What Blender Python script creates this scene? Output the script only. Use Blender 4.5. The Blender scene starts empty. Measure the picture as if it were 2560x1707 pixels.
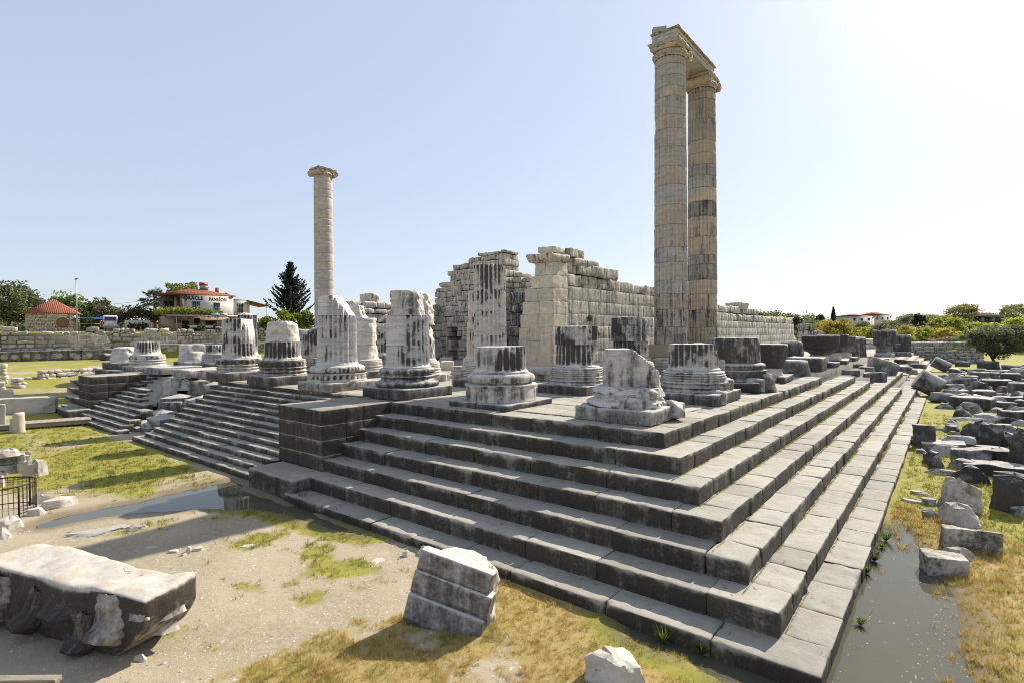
import bpy, math, random
import numpy as np
from mathutils import Matrix, Vector
random.seed(7)
R = math.radians
S = bpy.context.scene
COL = S.collection
# ------------------------------------------------------------------ camera
CAM = np.array([5.8658, -13.6002, 2.5913]); YAW, PITCH, ROLL, FPX = 0.68, -0.0118, -0.0079, 1357.84
FW = np.array([-math.sin(YAW)*math.cos(PITCH), math.cos(YAW)*math.cos(PITCH), math.sin(PITCH)])
_r = np.array([math.cos(YAW), math.sin(YAW), 0.0]); _u = np.cross(_r, FW)
RT = _r*math.cos(ROLL) + _u*math.sin(ROLL); UP = -_r*math.sin(ROLL) + _u*math.cos(ROLL)
cam_data = bpy.data.cameras.new("camera"); cam = bpy.data.objects.new("camera", cam_data); COL.objects.link(cam)
m = Matrix.Identity(4)
for i in range(3):
    m[i][0], m[i][1], m[i][2], m[i][3] = RT[i], UP[i], -FW[i], CAM[i]
cam.matrix_world = m
cam_data.sensor_width = 36; cam_data.lens = FPX/2560*36; cam_data.clip_end = 3000; cam_data.clip_start = 0.1
S.camera = cam
# ------------------------------------------------------------------ light
SUN_AZ, SUN_EL = R(7), R(37.5)          # azimuth from +Y towards +X
sd = Vector((math.sin(SUN_AZ)*math.cos(SUN_EL), math.cos(SUN_AZ)*math.cos(SUN_EL), math.sin(SUN_EL)))
sl = bpy.data.lights.new("sun", 'SUN'); sl.energy = 5.0; sl.angle = R(0.5); sl.color = (1, 0.93, 0.82)
so = bpy.data.objects.new("sun", sl); COL.objects.link(so); so.rotation_euler = sd.to_track_quat('Z', 'Y').to_euler()
W = bpy.data.worlds.new("World"); S.world = W; W.use_nodes = True
wn = W.node_tree; sky = wn.nodes.new('ShaderNodeTexSky'); sky.sky_type = 'NISHITA'; sky.sun_disc = False
sky.sun_elevation = SUN_EL; sky.sun_rotation = SUN_AZ; sky.air_density = 1.0; sky.dust_density = 1.0; sky.ozone_density = 1.6
gm_ = wn.nodes.new('ShaderNodeGamma'); gm_.inputs[1].default_value = .75; wn.links.new(sky.outputs[0], gm_.inputs[0])
hz_ = wn.nodes.new('ShaderNodeMix'); hz_.data_type = 'RGBA'; hz_.inputs[0].default_value = .40; hz_.inputs[7].default_value = (4.6, 5.15, 6.4, 1); wn.links.new(gm_.outputs[0], hz_.inputs[6])   # thin spring haze over the whole sky
wn.links.new(hz_.outputs[2], wn.nodes['Background'].inputs[0]); wn.nodes['Background'].inputs[1].default_value = 0.125
S.view_settings.view_transform = 'Standard'; S.view_settings.look = 'None'; S.view_settings.gamma = 1; S.view_settings.exposure = 0.64
S.cycles.max_bounces = 6; S.cycles.diffuse_bounces = 4; S.cycles.use_denoising = True; S.cycles.filter_width = 1.05
# ------------------------------------------------------------------ places
def ray(u, v): return FW + RT*(u-1280)/FPX - UP*(v-853.5)/FPX
def atZ(u, v, z):
    d = ray(u, v); return CAM + d*(z-CAM[2])/d[2]
def atD(u, v, dep): return CAM + ray(u, v)*dep
def z1(x, y): return (x/3.672, 640+y/3.672)
def z5(x, y): return (1920+x/3.672, 680+y/3.672)
def z6(x, y): return (x/3.672, 900+y/3.672)
def z8(x, y): return (600+x/3.672, 1000+y/3.672)
def y3(x, y): return (1560+x/3.672, 1280+y/3.672)
def y4(x, y): return (2100+x/5.106, 900+y/5.106)
def y5(x, y): return (2000+x/4.2, 1150+y/4.2)
# ------------------------------------------------------------------ noise
def _h(i, j, k):
    n = (i*374761393 + j*668265263 + k*2147483647) & 0xFFFFFFFF
    n = ((n ^ (n >> 13))*1274126177) & 0xFFFFFFFF
    n = ((n ^ (n >> 16))*2246822519) & 0xFFFFFFFF
    return ((n ^ (n >> 15)) & 0xFFFF)/32767.5 - 1.0
def vn(P):
    P = np.asarray(P, float); I = np.floor(P).astype(np.int64); f = P-I; f = f*f*(3-2*f)
    out = 0
    for a in (0, 1):
        for b in (0, 1):
            for c in (0, 1):
                w = (f[:, 0] if a else 1-f[:, 0])*(f[:, 1] if b else 1-f[:, 1])*(f[:, 2] if c else 1-f[:, 2])
                out = out + w*_h(I[:, 0]+a, I[:, 1]+b, I[:, 2]+c)
    return out
def fbm(P, f=1.0, o=3, seed=0.0):
    P = np.asarray(P, float)*f + np.array([seed*1.37+0.31, seed*2.11+0.17, seed*0.73+0.71]); s = 0; a = 1; t = 0
    for _ in range(o):
        s = s + a*vn(P); t += a; P = P*2.03+5.2; a *= 0.5
    return s/t
def fbm2(x, y, f=1.0, o=3, seed=0.0): return fbm(np.stack([x, y, np.zeros_like(x)], -1), f, o, seed)
def sst(a, b, x):
    t = np.clip((x-a)/(b-a), 0, 1); return t*t*(3-2*t)
# ------------------------------------------------------------------ mesh building
class MB:
    def __init__(s): s.V = []; s.Q = []; s.T = []; s.G = []; s.N = []; s.n = 0; s.mi = []
    def add(s, V, Q=None, T=None, cav=0.0, tone=0.0):
        V = np.asarray(V, float).reshape(-1, 3); n = len(V); s.V.append(V)
        s.G.append(np.broadcast_to(np.asarray(cav, float), (n,)).copy()); s.N.append(np.broadcast_to(np.asarray(tone, float), (n,)).copy())
        if Q is not None and len(Q): s.Q.append(np.asarray(Q, np.int64).reshape(-1, 4)+s.n)
        if T is not None and len(T): s.T.append(np.asarray(T, np.int64).reshape(-1, 3)+s.n)
        s.n += n; return s
    def build(s, name, mat, parent=None, smooth=True, color=None, loc=None, rz=0, sharp=None):
        V = np.concatenate(s.V); Q = np.concatenate(s.Q) if s.Q else np.zeros((0, 4), np.int64); T = np.concatenate(s.T) if s.T else np.zeros((0, 3), np.int64)
        me = bpy.data.meshes.new(name); me.vertices.add(len(V)); me.vertices.foreach_set('co', V.astype(np.float32).ravel())
        li = np.concatenate([Q.ravel(), T.ravel()]).astype(np.int32); me.loops.add(len(li)); me.loops.foreach_set('vertex_index', li)
        st = np.concatenate([np.arange(len(Q))*4, len(Q)*4+np.arange(len(T))*3]).astype(np.int32)
        me.polygons.add(len(st)); me.polygons.foreach_set('loop_start', st)
        me.update(calc_edges=True); me.validate()
        if smooth: me.polygons.foreach_set('use_smooth', np.ones(len(me.polygons), bool))
        if smooth and sharp: me.set_sharp_from_angle(angle=R(sharp))
        for nm, L in (('cav', s.G), ('tone', s.N)):
            A = np.concatenate(L)
            if np.any(A): a = me.attributes.new(nm, 'FLOAT', 'POINT'); a.data.foreach_set('value', A.astype(np.float32))
        me.materials.append(mat)
        o = bpy.data.objects.new(name, me); COL.objects.link(o)
        if parent is not None: o.parent = parent
        if loc is not None: o.location = loc
        if rz: o.rotation_euler = (0, 0, rz)
        if color: o.color = color
        return o
def thing(name, label, cat, loc=(0, 0, 0), rz=0, group=None):
    o = bpy.data.objects.new(name, None); COL.objects.link(o); o.location = loc; o.rotation_euler = (0, 0, rz); o.empty_display_size = .3
    return tag(o, label, cat, group)
def tag(o, label, cat, group=None):
    o['label'] = label; o['category'] = cat; o['kind'] = 'thing'
    if group: o['group'] = group
    return o
def kind(o, k): o['kind'] = k; return o
_lat = {}
def lattice(nx, ny, nz):
    key = (nx, ny, nz)
    if key in _lat: return _lat[key]
    idx = {}; pts = []; Q = []
    def g(i, j, k):
        t = (i, j, k)
        if t not in idx: idx[t] = len(pts); pts.append(t)
        return idx[t]
    for i in range(nx):
        for j in range(ny):
            Q.append((g(i, j, 0), g(i, j+1, 0), g(i+1, j+1, 0), g(i+1, j, 0))); Q.append((g(i, j, nz), g(i+1, j, nz), g(i+1, j+1, nz), g(i, j+1, nz)))
    for i in range(nx):
        for k in range(nz):
            Q.append((g(i, 0, k), g(i+1, 0, k), g(i+1, 0, k+1), g(i, 0, k+1))); Q.append((g(i, ny, k), g(i, ny, k+1), g(i+1, ny, k+1), g(i+1, ny, k)))
    for j in range(ny):
        for k in range(nz):
            Q.append((g(0, j, k), g(0, j, k+1), g(0, j+1, k+1), g(0, j+1, k))); Q.append((g(nx, j, k), g(nx, j+1, k), g(nx, j+1, k+1), g(nx, j, k+1)))
    _lat[key] = (np.array(pts), np.array(Q)); return _lat[key]
def _axis(h, r, cell, mx=26):
    r = min(r, h*0.8); n = int(max(1, min(mx, round(2*(h-r)/cell)))); return np.concatenate([[-h, -h+r*0.4], np.linspace(-h+r, h-r, n+1), [h-r*0.4, h]])
def rbox(mb, c, s, r=.03, amp=.008, cell=.15, seed=0, M=None, tone=0.0, big=0.0, wear=1.0, cav=0.0, taper=None, shear=None, mx=26, chipr=0.0):
    """a worn block: rounded box with rough faces; c centre, s full size, M rotation; big = slow lumps"""
    h = np.array(s)/2.0; r = min(r, h.min()*0.8)
    X, Y, Z = (_axis(h[i], r, cell, mx) for i in range(3))
    I, Q = lattice(len(X)-1, len(Y)-1, len(Z)-1)
    P = np.stack([X[I[:, 0]], Y[I[:, 1]], Z[I[:, 2]]], -1)
    rr = (r*(0.55+0.9*wear*np.clip(0.5+fbm(P, 1.7, 2, seed+3), 0, 1.2)))[:, None]
    if chipr: rr = rr+chipr*np.clip(fbm(P+np.array(c)*1.0, 3.6, 3, 17)-.10, 0, .5)[:, None]
    rr = np.minimum(rr, h.min()*0.9)
    inner = np.clip(P, -h+rr, h-rr); d = P-inner; L = np.linalg.norm(d, axis=1, keepdims=True); d = d/np.maximum(L, 1e-9)
    P = inner + d*rr + d*((amp*(fbm(P, 2.2/max(cell*4, .5), 3, seed)+.6*fbm(P, .35/cell, 2, seed+9)))[:, None])
    if big: P = P + big*np.stack([fbm(P, .9, 2, seed+21), fbm(P, .9, 2, seed+33), fbm(P, .9, 2, seed+47)], -1)
    if taper is not None: P[:, :2] *= (1 - taper*(P[:, 2:3]+h[2])/(2*h[2]))
    if shear is not None: P[:, 0] += shear[0]*P[:, 2]; P[:, 2] += shear[1]*P[:, 0]
    if M is not None: P = P @ np.array(M).T
    mb.add(P+np.array(c), Q, cav=cav, tone=tone); return mb
def box(mb, c, s, M=None, tone=0.0):
    h = np.array(s)/2.0; P = np.array([(x, y, z) for x in (-1, 1) for y in (-1, 1) for z in (-1, 1)])*h
    if M is not None: P = P @ np.array(M).T
    mb.add(P+np.array(c), [(0, 1, 3, 2), (4, 6, 7, 5), (0, 4, 5, 1), (2, 3, 7, 6), (0, 2, 6, 4), (1, 5, 7, 3)], tone=tone); return mb
def rotz(a): return np.array([[math.cos(a), -math.sin(a), 0], [math.sin(a), math.cos(a), 0], [0, 0, 1]])
def rot(rx=0, ry=0, rz=0): return np.array(Matrix.Rotation(rz, 3, 'Z') @ Matrix.Rotation(ry, 3, 'Y') @ Matrix.Rotation(rx, 3, 'X'))
def star(mb, levels, nth=96, flutes=0, planes=(), ctr=(0, 0), rough=.008, seed=0, chip=.03, topn=.02, fl_from=None, fl_depth=.088, half=None, M=None, off=(0, 0, 0), close=True, ngon=0, band=None, tone=0.0, streak=0):
    """a turned solid (z, radius) with optional flutes, cut by half spaces n.p<=d; every point lies on a ray from ctr"""
    Zs = np.array([l[0] for l in levels], float); Rs = np.array([l[1] for l in levels], float)
    th = np.linspace(0, 2*math.pi, nth, endpoint=False); cx, cy = ctr
    TH, ZZ = np.meshgrid(th, Zs); RR = np.meshgrid(th, Rs)[1]; ux, uy = np.cos(TH), np.sin(TH)
    cav = np.zeros_like(RR); Rl = RR.copy()
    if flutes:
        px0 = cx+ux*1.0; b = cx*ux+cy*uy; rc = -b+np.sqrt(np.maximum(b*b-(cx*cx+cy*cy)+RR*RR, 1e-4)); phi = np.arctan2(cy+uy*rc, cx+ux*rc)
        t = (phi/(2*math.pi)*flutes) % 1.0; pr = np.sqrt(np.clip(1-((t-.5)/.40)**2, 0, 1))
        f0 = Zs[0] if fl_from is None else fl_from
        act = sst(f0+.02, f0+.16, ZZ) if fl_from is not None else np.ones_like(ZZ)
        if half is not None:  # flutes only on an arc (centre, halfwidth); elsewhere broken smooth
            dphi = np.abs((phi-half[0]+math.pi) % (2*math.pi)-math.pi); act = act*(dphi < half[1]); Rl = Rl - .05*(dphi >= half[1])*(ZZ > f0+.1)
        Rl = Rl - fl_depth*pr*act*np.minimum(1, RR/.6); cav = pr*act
    if ngon:
        a = 2*math.pi/ngon; Rl = Rl*math.cos(a/2)/np.cos((TH % a)-a/2)
    b = cx*ux+cy*uy; rad = -b+np.sqrt(np.maximum(b*b-(cx*cx+cy*cy)+Rl*Rl, 1e-6))
    P = np.stack([cx+ux*rad, cy+uy*rad, ZZ], -1).reshape(-1, 3); shp = RR.shape
    nz = fbm(P, 1.6, 3, seed).reshape(shp); nf = fbm(P, 5.5, 2, seed+5).reshape(shp)
    cut = np.zeros(shp, bool); rad2 = rad.copy()
    for (nx, ny, nzp, d) in planes:
        den = nx*ux+ny*uy; lim = d-nzp*ZZ-nx*cx-ny*cy + chip*(nz*1.2+nf*.8)
        q = np.where(den > 1e-4, lim/np.maximum(den, 1e-4), np.where(lim < 0, 0.0, 1e9)); q = np.maximum(q, 0.0)
        cut |= q < rad2; rad2 = np.minimum(rad2, q)
    if close:  # ragged rim
        ztop = Zs[-1]; near = np.clip(1-(ztop-ZZ)/.12, 0, 1); rad2 = rad2 - chip*1.1*near*np.clip(nz+.25, 0, 1)
    rad2 = rad2 + rough*(nz+.7*nf)
    if band is not None:  # carved leaf band between z0,z1
        za, zb, nrep, dep = band; w = ((ZZ > za) & (ZZ < zb)); s_ = np.sin(TH*nrep)*np.sin((ZZ-za)/(zb-za)*math.pi*1.0); s2 = np.sin(TH*nrep*2+1)*np.sin((ZZ-za)/(zb-za)*math.pi*3)
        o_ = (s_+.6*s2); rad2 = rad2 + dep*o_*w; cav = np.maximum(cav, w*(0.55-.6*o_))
    rad2 = np.maximum(rad2, 0.002); cav = np.where(cut, 0.0, cav)
    P = np.stack([cx+ux*rad2, cy+uy*rad2, ZZ], -1)
    nzl = len(Zs); rings = [P.reshape(-1, 3)]; cv = [cav.ravel()]
    if close:
        top = P[-1]; c0 = np.array([cx, cy, 0])
        for f in (.93, .6, .3, .02):
            q = top*1.0; q[:, :2] = np.array([cx, cy])+(top[:, :2]-np.array([cx, cy]))*f
            q[:, 2] = Zs[-1]+topn*(fbm(np.stack([q[:, 0], q[:, 1], q[:, 2]*0+seed], -1), 1.3, 3, seed+2)*2+.3*(f < .95)); rings.append(q); cv.append(np.zeros(nth))
    V = np.concatenate(rings); rowsn = nzl+(4 if close else 0)
    i = np.arange(rowsn-1)[:, None]*nth; j = np.arange(nth)[None, :]; j2 = (j+1) % nth
    Q = np.stack([i+j, i+j2, i+nth+j2, i+nth+j], -1).reshape(-1, 4)
    V = V+np.array(off)
    if M is not None: V = V @ np.array(M).T
    mb.add(V, Q, cav=np.concatenate(cv), tone=tone); return mb
def lv(z0, z1, r0, r1, n, flare=0.0, flare_h=.25):
    z = np.linspace(z0, z1, n); r = r0+(r1-r0)*(z-z0)/max(z1-z0, 1e-6)
    if flare: r = r+flare*np.clip(1-(z-z0)/flare_h, 0, 1)**2
    return list(zip(z, r))
def tube(mb, pts, r, n=6, tone=0.0):
    pts = [np.array(p, float) for p in pts]; rr = r if hasattr(r, '__len__') else [r]*len(pts); V = []
    for i, p in enumerate(pts):
        d = pts[min(i+1, len(pts)-1)]-pts[max(i-1, 0)]; d = d/max(np.linalg.norm(d), 1e-9)
        a = np.cross(d, [0, 0, 1.0]) if abs(d[2]) < .9 else np.cross(d, [1.0, 0, 0]); a /= np.linalg.norm(a); b = np.cross(d, a)
        for k in range(n): t = 2*math.pi*k/n; V.append(p+rr[i]*(a*math.cos(t)+b*math.sin(t)))
    Q = [(i*n+k, i*n+(k+1) % n, (i+1)*n+(k+1) % n, (i+1)*n+k) for i in range(len(pts)-1) for k in range(n)]
    m0 = len(V); V += [pts[0], pts[-1]]; T = [(m0, (k+1) % n, k) for k in range(n)]+[(m0+1, (len(pts)-1)*n+k, (len(pts)-1)*n+(k+1) % n) for k in range(n)]
    mb.add(V, Q, T, tone=tone); return mb
# ------------------------------------------------------------------ materials
class NT:
    def __init__(s, name):
        s.m = bpy.data.materials.new(name); s.m.use_nodes = True; s.t = s.m.node_tree; s.p = s.t.nodes['Principled BSDF']; s.p.inputs['Specular IOR Level'].default_value = .25
    def n(s, typ, **kw):
        nd = s.t.nodes.new('ShaderNode'+typ)
        for k_, v in kw.items():
            if hasattr(nd, k_) and not k_.startswith('i_'): setattr(nd, k_, v)
        return nd
    def l(s, a, b): s.t.links.new(a, b)
    def put(s, inp, v):
        if hasattr(v, 'is_output') or isinstance(v, bpy.types.NodeSocket): s.l(v, inp)
        else: inp.default_value = v
    def math(s, op, a, b=0.0, c=None, clamp=False):
        nd = s.n('Math', operation=op); nd.use_clamp = clamp; s.put(nd.inputs[0], a); s.put(nd.inputs[1], b)
        if c is not None: s.put(nd.inputs[2], c)
        return nd.outputs[0]
    def noise(s, co, scale, detail=4, rough=.55, dist=0.0):
        nd = s.n('TexNoise'); s.put(nd.inputs['Vector'], co); nd.inputs['Scale'].default_value = scale; nd.inputs['Detail'].default_value = detail; nd.inputs['Roughness'].default_value = rough; nd.inputs['Distortion'].default_value = dist
        return nd.outputs[0]
    def mapping(s, co, scale=(1, 1, 1), rot_=(0, 0, 0)):
        nd = s.n('Mapping'); s.put(nd.inputs[0], co); nd.inputs['Scale'].default_value = scale; nd.inputs['Rotation'].default_value = rot_; return nd.outputs[0]
    def ramp(s, x, a, b):
        nd = s.n('MapRange', interpolation_type='SMOOTHSTEP'); s.put(nd.inputs[0], x); s.put(nd.inputs[1], a); s.put(nd.inputs[2], b); return nd.outputs[0]
    def mix(s, f, a, b, typ='MIX'):
        nd = s.n('Mix', data_type='RGBA', blend_type=typ); s.put(nd.inputs[0], f)
        for i_, v in ((6, a), (7, b)): s.put(nd.inputs[i_], (*v, 1) if isinstance(v, tuple) and len(v) == 3 else v)
        return nd.outputs[2]
    def attr(s, name): nd = s.n('Attribute', attribute_name=name); return nd
    def bump(s, h, strength=.3, dist=.02):
        nd = s.n('Bump'); s.put(nd.inputs['Height'], h); nd.inputs['Strength'].default_value = strength; nd.inputs['Distance'].default_value = dist; s.l(nd.outputs[0], s.p.inputs['Normal'])
    def obco(s):
        tc = s.n('TexCoord'); oi = s.n('ObjectInfo'); v = s.n('VectorMath', operation='MULTIPLY'); s.l(oi.outputs['Random'], v.inputs[0]); v.inputs[1].default_value = (37, 53, 19)
        a = s.n('VectorMath', operation='ADD'); s.l(tc.outputs['Object'], a.inputs[0]); s.l(v.outputs[0], a.inputs[1]); s.oi = oi; return a.outputs[0]
t_lo = lambda v: v-.10
def stone(name, light, warm, dark, vert=.0, streak=.5, lo=.50, hi=.62, fine=.25, rough=.85, bump=.5, veins=0.0, top_light=0.0, cavw=.35, cavmix=.42):
    """weathered stone. object colour: R = amount of black lichen (.5 neutral), G = warmth, B = brightness"""
    t = NT(name); co = t.obco(); col = t.n('SeparateColor'); t.l(t.oi.outputs['Color'], col.inputs[0])
    big = t.noise(co, .9, 5, .6); st = t.noise(t.mapping(co, (4.5, 4.5, .35)), 1.0, 5, .65); fi = t.noise(co, 13, 6, .7); mid = t.noise(co, 3.1, 5, .6)
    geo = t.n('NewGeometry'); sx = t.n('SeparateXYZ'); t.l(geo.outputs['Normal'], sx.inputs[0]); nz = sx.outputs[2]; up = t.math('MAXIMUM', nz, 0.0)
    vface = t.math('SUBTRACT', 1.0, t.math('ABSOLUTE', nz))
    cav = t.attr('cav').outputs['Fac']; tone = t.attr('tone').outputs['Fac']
    a = t.math('MULTIPLY', big, .45); a = t.math('MULTIPLY_ADD', st, streak, a); a = t.math('MULTIPLY_ADD', mid, .3, a); a = t.math('MULTIPLY_ADD', fi, fine, a)
    a = t.math('DIVIDE', a, .45+streak+.3+fine)
    a = t.math('ADD', a, t.math('MULTIPLY', t.math('SUBTRACT', col.outputs[0], .5), .5))
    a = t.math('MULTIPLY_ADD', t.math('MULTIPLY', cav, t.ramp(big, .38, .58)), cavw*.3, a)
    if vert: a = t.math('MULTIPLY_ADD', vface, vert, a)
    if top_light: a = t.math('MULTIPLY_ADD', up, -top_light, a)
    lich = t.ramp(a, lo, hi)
    base = t.mix(t.ramp(t.math('ADD', mid, t.math('MULTIPLY', t.math('SUBTRACT', col.outputs[1], .5), .6)), .38, .68), light, warm)
    base = t.mix(t.math('MULTIPLY', t.ramp(big, .46, .68), .45), base, tuple(q*.62 for q in light))
    vo = t.n('TexVoronoi', feature='DISTANCE_TO_EDGE'); wob = t.n('VectorMath', operation='MULTIPLY_ADD'); nw = t.n('TexNoise'); t.l(co, nw.inputs['Vector']); nw.inputs['Scale'].default_value = 2.2; t.l(nw.outputs['Color'], wob.inputs[0]); wob.inputs[1].default_value = (.9, .9, .9); t.l(co, wob.inputs[2]); t.l(wob.outputs[0], vo.inputs['Vector']); vo.inputs['Scale'].default_value = .8
    crack = t.math('MULTIPLY', t.ramp(vo.outputs['Distance'], .014, .003), t.ramp(st, .50, .62)); base = t.mix(t.math('MULTIPLY', crack, .75), base, tuple(q*.16 for q in light))
    if veins:
        vv = t.noise(t.mapping(co, (.7, .7, 5.5), (.55, .35, .2)), 1.0, 6, .62, .6)
        base = t.mix(t.math('MULTIPLY', t.ramp(vv, .42, .66), veins), base, (light[0]*.55, light[1]*.57, light[2]*.62))
    base = t.mix(t.math('MULTIPLY', t.ramp(fi, .35, .75), .35), base, tuple(c*.55 for c in light))
    base = t.mix(t.math('MULTIPLY', cav, cavmix), base, tuple(x*.42 for x in light))  # flutes and carved hollows: dirt plus shading painted into the base colour
    c = t.mix(t.math('MULTIPLY', t.ramp(a, t_lo(lo), hi), .55), base, tuple(x*.36 for x in light)); c = t.mix(lich, c, dark)
    sp = t.noise(co, 34, 3, .8); c = t.mix(t.math('MULTIPLY', t.math('MULTIPLY', lich, t.ramp(sp, .58, .72)), .38), c, light); c = t.mix(t.math('MULTIPLY', t.math('MULTIPLY', lich, t.ramp(mid, .5, .7)), .5), c, (.085, .065, .05))
    br = t.math('MULTIPLY', t.math('ADD', 1.0, tone), t.math('MULTIPLY_ADD', col.outputs[2], 1.0, .5))
    hs = t.n('HueSaturation'); t.l(c, hs.inputs['Color']); t.l(br, hs.inputs['Value']); t.l(hs.outputs[0], t.p.inputs['Base Color'])
    t.p.inputs['Roughness'].default_value = rough
    h = t.math('MULTIPLY_ADD', fi, .6, t.math('MULTIPLY', mid, 1.2)); t.bump(h, bump, .03)
    return t.m
def plain(name, c, rough=.7, var=.15, scale=6, metal=0.0, spec=.3, bump=0.0, stretch=(1, 1, 1)):
    t = NT(name); co = t.obco(); nn = t.noise(t.mapping(co, stretch), scale, 5, .65)
    c2 = tuple(x*(1-var*2) for x in c); t.l(t.mix(t.ramp(nn, .3, .75), c, c2), t.p.inputs['Base Color'])
    t.p.inputs['Roughness'].default_value = rough; t.p.inputs['Metallic'].default_value = metal; t.p.inputs['Specular IOR Level'].default_value = spec
    if bump: t.bump(nn, bump, .02)
    return t.m
M_STEP = stone('step_stone', (.36, .34, .285), (.32, .285, .23), (.048, .041, .034), vert=.25, streak=.4, lo=.555, hi=.76, top_light=.16, fine=.5, bump=.6)
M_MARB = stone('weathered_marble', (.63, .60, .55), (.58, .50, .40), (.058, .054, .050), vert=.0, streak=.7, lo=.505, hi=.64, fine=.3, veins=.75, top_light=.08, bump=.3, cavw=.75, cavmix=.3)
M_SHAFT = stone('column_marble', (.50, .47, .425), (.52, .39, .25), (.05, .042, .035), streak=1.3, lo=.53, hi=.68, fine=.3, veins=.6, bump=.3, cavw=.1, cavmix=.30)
M_WALL = stone('wall_marble', (.62, .58, .50), (.57, .48, .35), (.055, .05, .045), streak=1.4, lo=.48, hi=.68, fine=.5, bump=.4, veins=.2)
M_DARK = stone('dark_stone', (.46, .44, .41), (.43, .39, .33), (.056, .052, .049), vert=.12, streak=.6, lo=.48, hi=.74, fine=.5, top_light=.22, bump=.7)  # top_light: paler upper faces, sunlit tops worked into the stone colour
M_RUB = stone('field_stone', (.50, .46, .40), (.46, .39, .30), (.05, .045, .04), streak=.2, lo=.52, hi=.68, fine=.5, bump=.7)
# ------------------------------------------------------------------ ground
TX, TY, HS = .726, .74, .428
PZ = -2.87                                     # pond level
def px_poly(f, pts, z): return np.array([atZ(*f(*p), z)[:2] for p in pts])
POOL_A = np.concatenate([px_poly(z6, [(280, 1535), (560, 1440), (860, 1385), (1250, 1300), (1500, 1240), (1700, 1195), (1950, 1145), (2140, 1105)], PZ), np.array([[-14.2, -4.3], [-14, -4.6], [-10.9, -4.6], [-10.5, -4.4], [-8.2, -4.6], [-6.8, -4.6]]),
                         px_poly(z8, [(1180, 1245), (1000, 1225), (820, 1180), (720, 1140), (540, 1100), (480, 1070), (330, 1035), (140, 1010)], PZ), px_poly(z6, [(2100, 1375), (1900, 1360), (1600, 1385), (1250, 1400), (1000, 1440), (700, 1480), (450, 1540)], PZ)])
POOL_B = np.array([[4.2, 5.0], [4.5, 4.6], [4.85, 5.5], [5.05, 4.7], [5.25, 3.6], [5.45, 2.8], [5.5, 1.8], [5.75, 1.6], [5.95, .8], [6.1, 0], [6.0, -1.2], [6.2, -2.5], [6.0, -4.2], [5.4, -5.2], [4.2, -5.25], [3.3, -5.0], [3.0, -4.85], [2.3, -4.8], [1.6, -4.8], [1.0, -4.3], [3.9, -4.2], [4.2, -2]])
def in_poly(x, y, P):
    c = np.zeros(x.shape, bool); n = len(P); d = np.full(x.shape, 1e9)
    for i in range(n):
        (ax, ay), (bx, by) = P[i], P[(i+1) % n]
        c ^= ((ay > y) != (by > y)) & (x < (bx-ax)*(y-ay)/((by-ay) if by != ay else 1e-9)+ax)
        t = np.clip(((x-ax)*(bx-ax)+(y-ay)*(by-ay))/max((bx-ax)**2+(by-ay)**2, 1e-9), 0, 1)
        d = np.minimum(d, np.hypot(x-ax-t*(bx-ax), y-ay-t*(by-ay)))
    return np.where(c, -d, d)
WALL_L = [(-80.5, -25.0), (-77.6, -2.2), (-74.6, 7.5), (-72.5, 14), (-70.5, 24), (-68, 45)]   # foot of the terrace wall
def wall_x(y): return np.interp(y, [p[1] for p in WALL_L], [p[0] for p in WALL_L])
def gz(x, y, fine=True):
    x = np.asarray(x, float); y = np.asarray(y, float)
    z = -2.78+.05*fbm2(x, y, .35, 3, 1)
    if fine: z = z+.018*fbm2(x, y, 2.6, 2, 5)
    left = sst(-36, -62, x)*(1-sst(16, 40, y)*0.0); z = z+left*(2.85+.12*fbm2(x, y, .2, 2, 8))
    z = z+sst(-36, -46, x)*.25*sst(-4, -16, y)
    behind = sst(0.1, .9, wall_x(y)-x); z = z+behind*(3.4)
    far = sst(112, 150, y); z = z+far*(2.0+6.5*sst(150, 330, y))*sst(-90, -30, x+.2*y)
    z = z+1.5*sst(14, 60, x)*sst(60, 160, y)
    z = z+.35*sst(18, 60, np.abs(x-4))*sst(-6, -30, y)
    pa = np.minimum(in_poly(x, y, POOL_A), in_poly(x, y, POOL_B)) + .12*fbm2(x, y, 1.6, 3, 3)
    z = z-.02-.17*sst(.16, -.25, pa)
    return z
def gz1(x, y): return float(gz(np.array([x]), np.array([y]))[0])
COURT = np.array([(-60, -20), (-30, -13.5), (-20.2, -10.3), (-17, -9.0), (-15.3, -7.6), (-15.0, -4.3), (-30, -4), (-60, -2)])
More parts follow.
